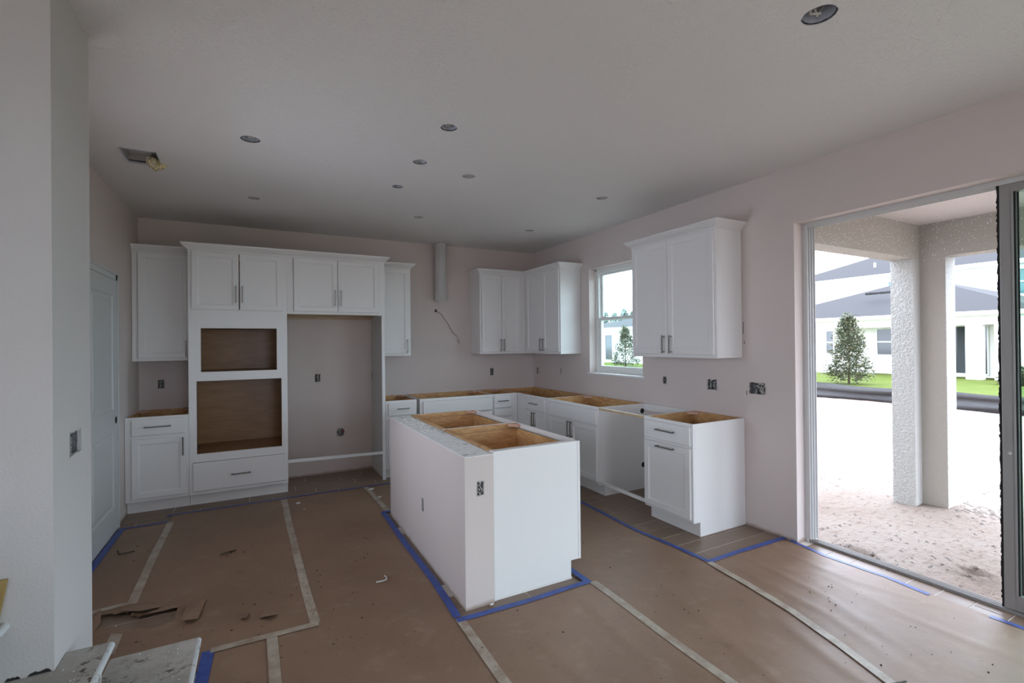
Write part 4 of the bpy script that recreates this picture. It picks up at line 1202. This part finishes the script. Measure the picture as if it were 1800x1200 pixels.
# ------------------------------------------------------------------ lanai
GZ = -0.13
mb = MB(); mb.box(.2, -7.4, 2.63, 2.4, -3.55, 2.75); struct(mb.build('lanai_ceiling', M_LCEIL))
mb = MB(); mb.box(.2, -3.745, 2.30, 2.2, -3.555, 2.63); struct(mb.build('lanai_beam', M_BEAM))
mb = MB(); mb.box(2.2, -7.4, 2.30, 2.4, -3.555, 2.63); struct(mb.build('lanai_beam', M_BEAM))
mb = MB(); mb.prism([(2.07, -3.555), (2.07, -3.745), (2.2, -3.745), (2.2, -3.945), (2.4, -3.945), (2.4, -3.555)], 2, GZ - .1, 2.30)
mb.mi[3] = 2; mb.mi[4] = 1
struct(mb.build('lanai_column', [M_STUC, M_BEAM, M_BEAD], None, bevel=.002))
mb = MB(); mb.prism([(2.07, -7.2), (2.07, -7.4), (2.4, -7.4), (2.4, -7.0), (2.2, -7.0), (2.2, -7.2)], 2, GZ - .1, 2.30)
struct(mb.build('lanai_column', M_STUC, None, bevel=.012))
mb = MB(); mb.box(.2, -7.4, 2.30, 2.2, -7.21, 2.63); struct(mb.build('lanai_beam', M_BEAM))
# house roof over the room and eaves
mb = MB(); mb.box(.2, -3.55, 2.75, .7, 1.0, 2.9); struct(mb.build('roof_eave', M_HOUSE))
# soil
def soil_z(x, y):
    z = GZ + .02 * noise.noise(Vector((x * .7, y * .7, 0))) + .012 * noise.noise(Vector((x * 3, y * 3, 2))) + .008 * noise.noise(Vector((x * 9, y * 9, 4)))
    z += .06 * math.exp(-((x - 10.2) / .7) ** 2)
    for hx, hy, r in ((.50, -4.02, .09), (.85, -4.57, .09)):
        dd = math.hypot((x - hx) * 1.6, y - hy); z += .03 * math.exp(-((dd - r * 1.4) / .05) ** 2) - .05 * math.exp(-(dd / (r * .8)) ** 2)
    dd = math.hypot(x - 2.3, y + 3.85); z += .035 * math.exp(-(dd / .35) ** 2)
    return z
xs = [.2]
while xs[-1] < 10.6: xs.append(xs[-1] + max(.035, .02 * xs[-1]))
ys = []; y = -14.0
while y < 22:
    ys.append(y); y += .05 if -6 < y < -2.5 else .12 if -8 < y < 3 else .5
mb = MB()
for x in xs:
    for y in ys: mb.v.append((x, y, soil_z(x, y)))
ny = len(ys)
for i in range(len(xs) - 1):
    for j in range(ny - 1):
        mb.face((i * ny + j, (i + 1) * ny + j, (i + 1) * ny + j + 1, i * ny + j + 1), 0, True)
struct(mb.build('ground_soil', M_SAND, fix=False))
rn = random.Random(3)
mb = MB()
def clod(x, y, s_):
    z = soil_z(x, y); k0 = len(mb.v)
    pts = [(1, 0, 0), (-1, 0, 0), (0, 1, 0), (0, -1, 0), (0, 0, 1), (0, 0, -.6)]
    for p_ in pts: mb.v.append((x + p_[0] * s_ * rn.uniform(.6, 1.4), y + p_[1] * s_ * rn.uniform(.6, 1.4), z + p_[2] * s_ * rn.uniform(.4, .8)))
    for f in ((0, 2, 4), (2, 1, 4), (1, 3, 4), (3, 0, 4), (2, 0, 5), (1, 2, 5), (3, 1, 5), (0, 3, 5)): mb.face(tuple(k0 + q for q in f))
for k in range(1100):
    x = .25 + 3.5 * rn.random() ** 1.5; y = rn.uniform(-5.8, -1.5); clod(x, y, rn.choice([.006, .008, .012, .018]))
for k in range(90): clod(rn.gauss(2.45, .12), rn.gauss(-4.15, .12), rn.choice([.01, .016, .025]))
for k in range(40): clod(rn.gauss(.47, .06), rn.gauss(-3.98, .1), rn.choice([.01, .02, .028]))
tag(mb.build('soil_clods', M_CLOD), 'grey soil clods and debris lying outside the sliding door', 'soil', kind='stuff')
mb = MB(); mb.v += [(10.3, -60, -.14), (90, -60, -.14), (90, 90, -.14), (10.3, 90, -.14)]; mb.face((0, 1, 2, 3)); struct(mb.build('lawn', M_GRASS))
mb = MB(); mb.v += [(-40, 22, -.16), (10.3, 22, -.16), (10.3, 90, -.16), (-40, 90, -.16), (.2, -60, -.2), (10.3, -60, -.2), (10.3, -14, -.2), (.2, -14, -.2), (-40, .2, -.2), (.2, .2, -.2), (.2, 22, -.2), (-40, 22, -.2), (-40, -60, -.2), (.2, -60, -.2), (.2, -9.7, -.2), (-40, -9.7, -.2)]
for k in range(4): mb.face(tuple(range(k * 4, k * 4 + 4)))
struct(mb.build('yard_ground', M_SAND))
# silt fence
o = thing('silt_fence', 'low grey-purple silt fence fabric between sandy soil and lawn', 'fence', (10.3, 0, 0))
mb = MB(); nz = 8; yy = [-12 + .15 * i for i in range(int(30 / .15))]
for y in yy:
    top = .30 + .02 * math.sin(y * 1.1) + (.03 if y < -1.2 else 0) - .02 * math.sin(y * 2.3)
    for k in range(nz + 1):
        f = k / nz
        mb.v.append((.05 * math.sin(y * 1.7 + f * 4) * (1 - f) + .03 * math.sin(f * 14 + .5 * y), y, -.16 + (top + .16) * f))
for i in range(len(yy) - 1):
    for k in range(nz): mb.face((i * (nz + 1) + k, (i + 1) * (nz + 1) + k, (i + 1) * (nz + 1) + k + 1, i * (nz + 1) + k + 1), 0, True)
mb.build('fabric', M_SILT, o, fix=False)
for y in (-9.5, -7.1, -4.7, -2.55, .35, 2.9, 5.3, 7.7, 10.1):
    mb = MB(); mb.box(.06, y - .02, -.2, .10, y + .02, .24); mb.build('stake', M_RAIL, o)

# ------------------------------------------------------------------ neighbouring houses
def hip(o, x0, x1, ya, yb, ze, zp, name='roof', ridge=None):
    """hip roof over x0..x1, ya..yb ; ridge along the longer side"""
    mb = MB(); w_, l_ = x1 - x0, yb - ya
    if l_ >= w_:
        a, b = ((x0 + x1) / 2, ya + w_ / 2), ((x0 + x1) / 2, yb - w_ / 2)
    else:
        a, b = (x0 + l_ / 2, (ya + yb) / 2), (x1 - l_ / 2, (ya + yb) / 2)
    mb.v += [(x0, ya, ze), (x1, ya, ze), (x1, yb, ze), (x0, yb, ze), (*a, zp), (*b, zp)]
    if l_ >= w_:
        for f in ((0, 1, 4), (1, 2, 5, 4), (2, 3, 5), (3, 0, 4, 5), (3, 2, 1, 0)): mb.face(f)
    else:
        for f in ((0, 1, 5, 4), (1, 2, 5), (2, 3, 4, 5), (3, 0, 4), (3, 2, 1, 0)): mb.face(f)
    return mb.build(name, M_SHING, o)
def hwin(o, x, ya, yb, za, zb, mat=M_WPANE, rail=True, s_=.06):
    mb = MB()
    mb.box(x - .05, ya - s_, za - s_, x, ya, zb + s_); mb.box(x - .05, yb, za - s_, x, yb + s_, zb + s_); mb.box(x - .05, ya, zb, x, yb, zb + s_); mb.box(x - .05, ya, za - s_, x, yb, za)
    if rail: mb.box(x - .05, ya, (za + zb) / 2 - .03, x, yb, (za + zb) / 2 + .03)
    f = mb.build('window', M_VINYL, o)
    mb = MB(); mb.box(x - .02, ya, za, x - .005, yb, zb); mb.build('pane', mat, f)
    return f
o = thing('bungalow', 'single-storey white stucco house with grey hip roof beyond the lawn', 'house', (22, 6.3, -.14))
LX, LY = 22.0, 6.3
def loc(mbv): return mbv
mb = MB()
mb.box(1.5, -5.0, 0, 10.5, 5.3, 2.6); mb.box(0, 1.22, 0, 1.5, 5.3, 2.6); mb.build('wall', M_HOUSE, o)
mb = MB(); mb.box(0, -5.0, 2.22, 1.5, 1.22, 2.6)
mb.build('porch_beam', M_HOUSE, o)
for ya, yb in ((-4.29, -3.79), (-5.1, -4.66), (-2.9, -2.62)):
    mb = MB(); mb.box(0, ya, 0, .35, yb, 2.22); mb.build('porch_column', M_HOUSE, o)
mb = MB(); mb.box(-.02, -9.0, 0, 1.5, -5.02, 2.6); mb.build('wing_wall', M_HOUSE, o)
hip(o, -.35, 11.3, -6.1, 5.9, 2.75, 4.85)
mb = MB()
mb.box(-.36, -6.1, 2.58, -.30, 5.9, 2.75); mb.box(-.36, 5.84, 2.58, 11.3, 5.9, 2.75); mb.box(-.36, -6.1, 2.58, 11.3, -6.04, 2.75); mb.box(-.3, -6.04, 2.58, 11.2, 5.84, 2.61)
mb.build('fascia', M_VINYL, o)
hwin(o, 1.5, -.75, .02, .92, 2.16); hwin(o, 0, 1.27, 1.60, .98, 2.10)
hwin(o, 1.5, -3.30, -2.98, .16, 2.18, rail=False, s_=.05); hwin(o, 1.5, -4.0, -3.82, .16, 2.16, rail=False, s_=.05); hwin(o, 1.5, -2.6, -1.6, .1, 2.2, rail=False, s_=.05)
for q in (-.36, -.05, .28, .55):
    mb = MB(); mb.box(1.75, q - .12, 3.93, 1.95, q + .12, 4.02); mb.build('roof_vent', M_PILE, o)
o = thing('two_storey_house', 'two-storey white house with grey hip roof rising behind the bungalow', 'house', (34, 8, -.14))
mb = MB(); mb.box(0, -14, 0, 10, 9.4, 5.85); mb.build('wall', M_HOUSE, o)
hip(o, -.4, 10.4, -14.5, 10.0, 6.05, 8.3)
mb = MB(); mb.box(-.42, -14.5, 5.82, -.36, 10.0, 6.06); mb.box(-.36, -14.4, 5.82, 10.3, 9.9, 5.86); mb.build('fascia', M_VINYL, o)
hwin(o, 0, -5.2, -3.45, 4.14, 5.52, M_TPANE); hwin(o, 0, -9.2, -7.5, 4.14, 5.52, M_TPANE); hwin(o, 0, 1.2, 2.4, 4.14, 5.52, M_TPANE)
mb = MB(); mb.tube([(1.5, 3.9, 6.6), (1.5, 3.9, 7.15)], .07, 8); mb.build('vent_pipe', M_VINYL, o)
o = thing('far_bungalow', 'white house with teal-grey roof seen through the kitchen window', 'house', (22, 24, -.14))
mb = MB(); mb.box(0, -6.0, 0, 9, 6.0, 2.65); mb.build('wall', M_HOUSE, o)
hip(o, -.3, 9.3, -6.4, 6.4, 2.82, 3.9)
mb = MB(); mb.box(-.32, -6.4, 2.62, -.26, 6.4, 2.83); mb.box(-.26, -6.3, 2.62, 9.2, 6.3, 2.66); mb.build('fascia', M_VINYL, o)
hwin(o, 0, .5, 1.4, .22, 2.24, M_WPANE, False); hwin(o, 0, -3.9, -2.9, .9, 2.22)

# ------------------------------------------------------------------ trees
def magnolia(label, x, y, h_, r, seed, name='young_magnolia'):
    o = thing(name, label, 'tree', (x, y, -.14), 0, 'young evergreen trees on the lawn')
    rn = random.Random(seed)
    mb = MB(); mb.tube([(0, 0, 0), (.02, 0, h_ * .4), (0, .02, h_ * .95)], .04, 7, radii=[.045, .03, .01]); mb.build('trunk', M_BARK, o)
    mb = MB()
    # branches define leaf clusters
    for b in range(330):
        f = rn.random() ** 1.1; zc = h_ * (.07 + .91 * f)
        prof = (r * (1 - f) ** .8 * min(1, .55 + f * 5) + .06) * rn.random() ** .4
        a = rn.random() * 2 * PI
        cx, cy = math.cos(a) * prof, math.sin(a) * prof
        for q in range(16):
            px, py, pz = cx + rn.gauss(0, .085), cy + rn.gauss(0, .085), zc + rn.gauss(0, .08)
            d_ = Vector((px + rn.gauss(0, .2), py + rn.gauss(0, .2), rn.gauss(.15, .25))).normalized()
            l_ = rn.uniform(.08, .14); sd_ = d_.cross(Vector((rn.gauss(0, .4), rn.gauss(0, .4), 1))).normalized() * l_ * .26
            p0 = Vector((px, py, pz)); up_ = sd_.cross(d_).normalized() * .01
            k0 = len(mb.v)
            mb.v += [tuple(p0), tuple(p0 + d_ * l_ * .45 + sd_), tuple(p0 + d_ * l_), tuple(p0 + d_ * l_ * .45 - sd_), tuple(p0 + d_ * l_ * .5 - up_)]
            mb.face((k0, k0 + 1, k0 + 4)); mb.face((k0 + 1, k0 + 2, k0 + 4)); mb.face((k0 + 2, k0 + 3, k0 + 4)); mb.face((k0 + 3, k0, k0 + 4))
    f = mb.build('foliage', M_LEAF, o, fix=False); f['kind'] = 'stuff'
    return o
magnolia('young cone-shaped magnolia on the lawn seen through the sliding door', 16, 3.86, 2.52, .72, 5)
magnolia('young magnolia seen through the kitchen window', 18, 18.45, 2.65, 1.0, 9)
magnolia('small shrub at the bungalow wall seen through the door glass', 20.0, .50, .58, .28, 12, 'small_shrub')
rn = random.Random(21)
for k in range(26):
    x, y = 70 + (5.5 if k % 2 else 0) + rn.uniform(-.3, .3), 60 + 3.0 * k + rn.uniform(-.2, .2)
    hh = rn.uniform(7.0, 9.2)
    o = thing('pine_tree', 'hazy far pine in the tree line seen through the kitchen window', 'tree', (x, y, -.14), rn.random() * 6, 'pines in the far tree line')
    if k < 3:
        mb = MB(); mb.tube([(0, 0, 0), (0, 0, 7)], .18, 6, radii=[.2, .1]); tr = mb.build('trunk', M_BARK, o)
        mb = MB()
        for q in range(700):
            f = rn.random(); zc = 2 + f * 6.2; rr = (2.4 * (1 - f) ** .6 + .3) * rn.random() ** .5; a = rn.random() * 2 * PI; s_ = rn.uniform(.25, .55)
            c_ = Vector((math.cos(a) * rr, math.sin(a) * rr, zc)); d1 = Vector((rn.gauss(0, 1), rn.gauss(0, 1), rn.gauss(0, .6))).normalized() * s_; d2 = Vector((rn.gauss(0, 1), rn.gauss(0, 1), rn.gauss(0, .6))).normalized() * s_
            k0 = len(mb.v); mb.v += [tuple(c_ - d1), tuple(c_ + d2), tuple(c_ + d1), tuple(c_ - d2 + Vector((0, 0, .1)))]; mb.face((k0, k0 + 1, k0 + 2)); mb.face((k0, k0 + 2, k0 + 3))
        fo = mb.build('foliage', M_PINEF, o, fix=False); fo['kind'] = 'stuff'
        if k == 0: PT = []
        PT.append((tr.data, fo.data))
    else:
        td, fd = PT[k % 3]
        for nm, dt in (('trunk', td), ('foliage', fd)):
            c_ = bpy.data.objects.new(nm, dt); COL.objects.link(c_); c_.parent = o
            if nm == 'foliage': c_['kind'] = 'stuff'
    s_ = hh / 8.2; o.scale = (s_ * .8, s_ * .8, 1.08 * (.8 + .2 * s_))
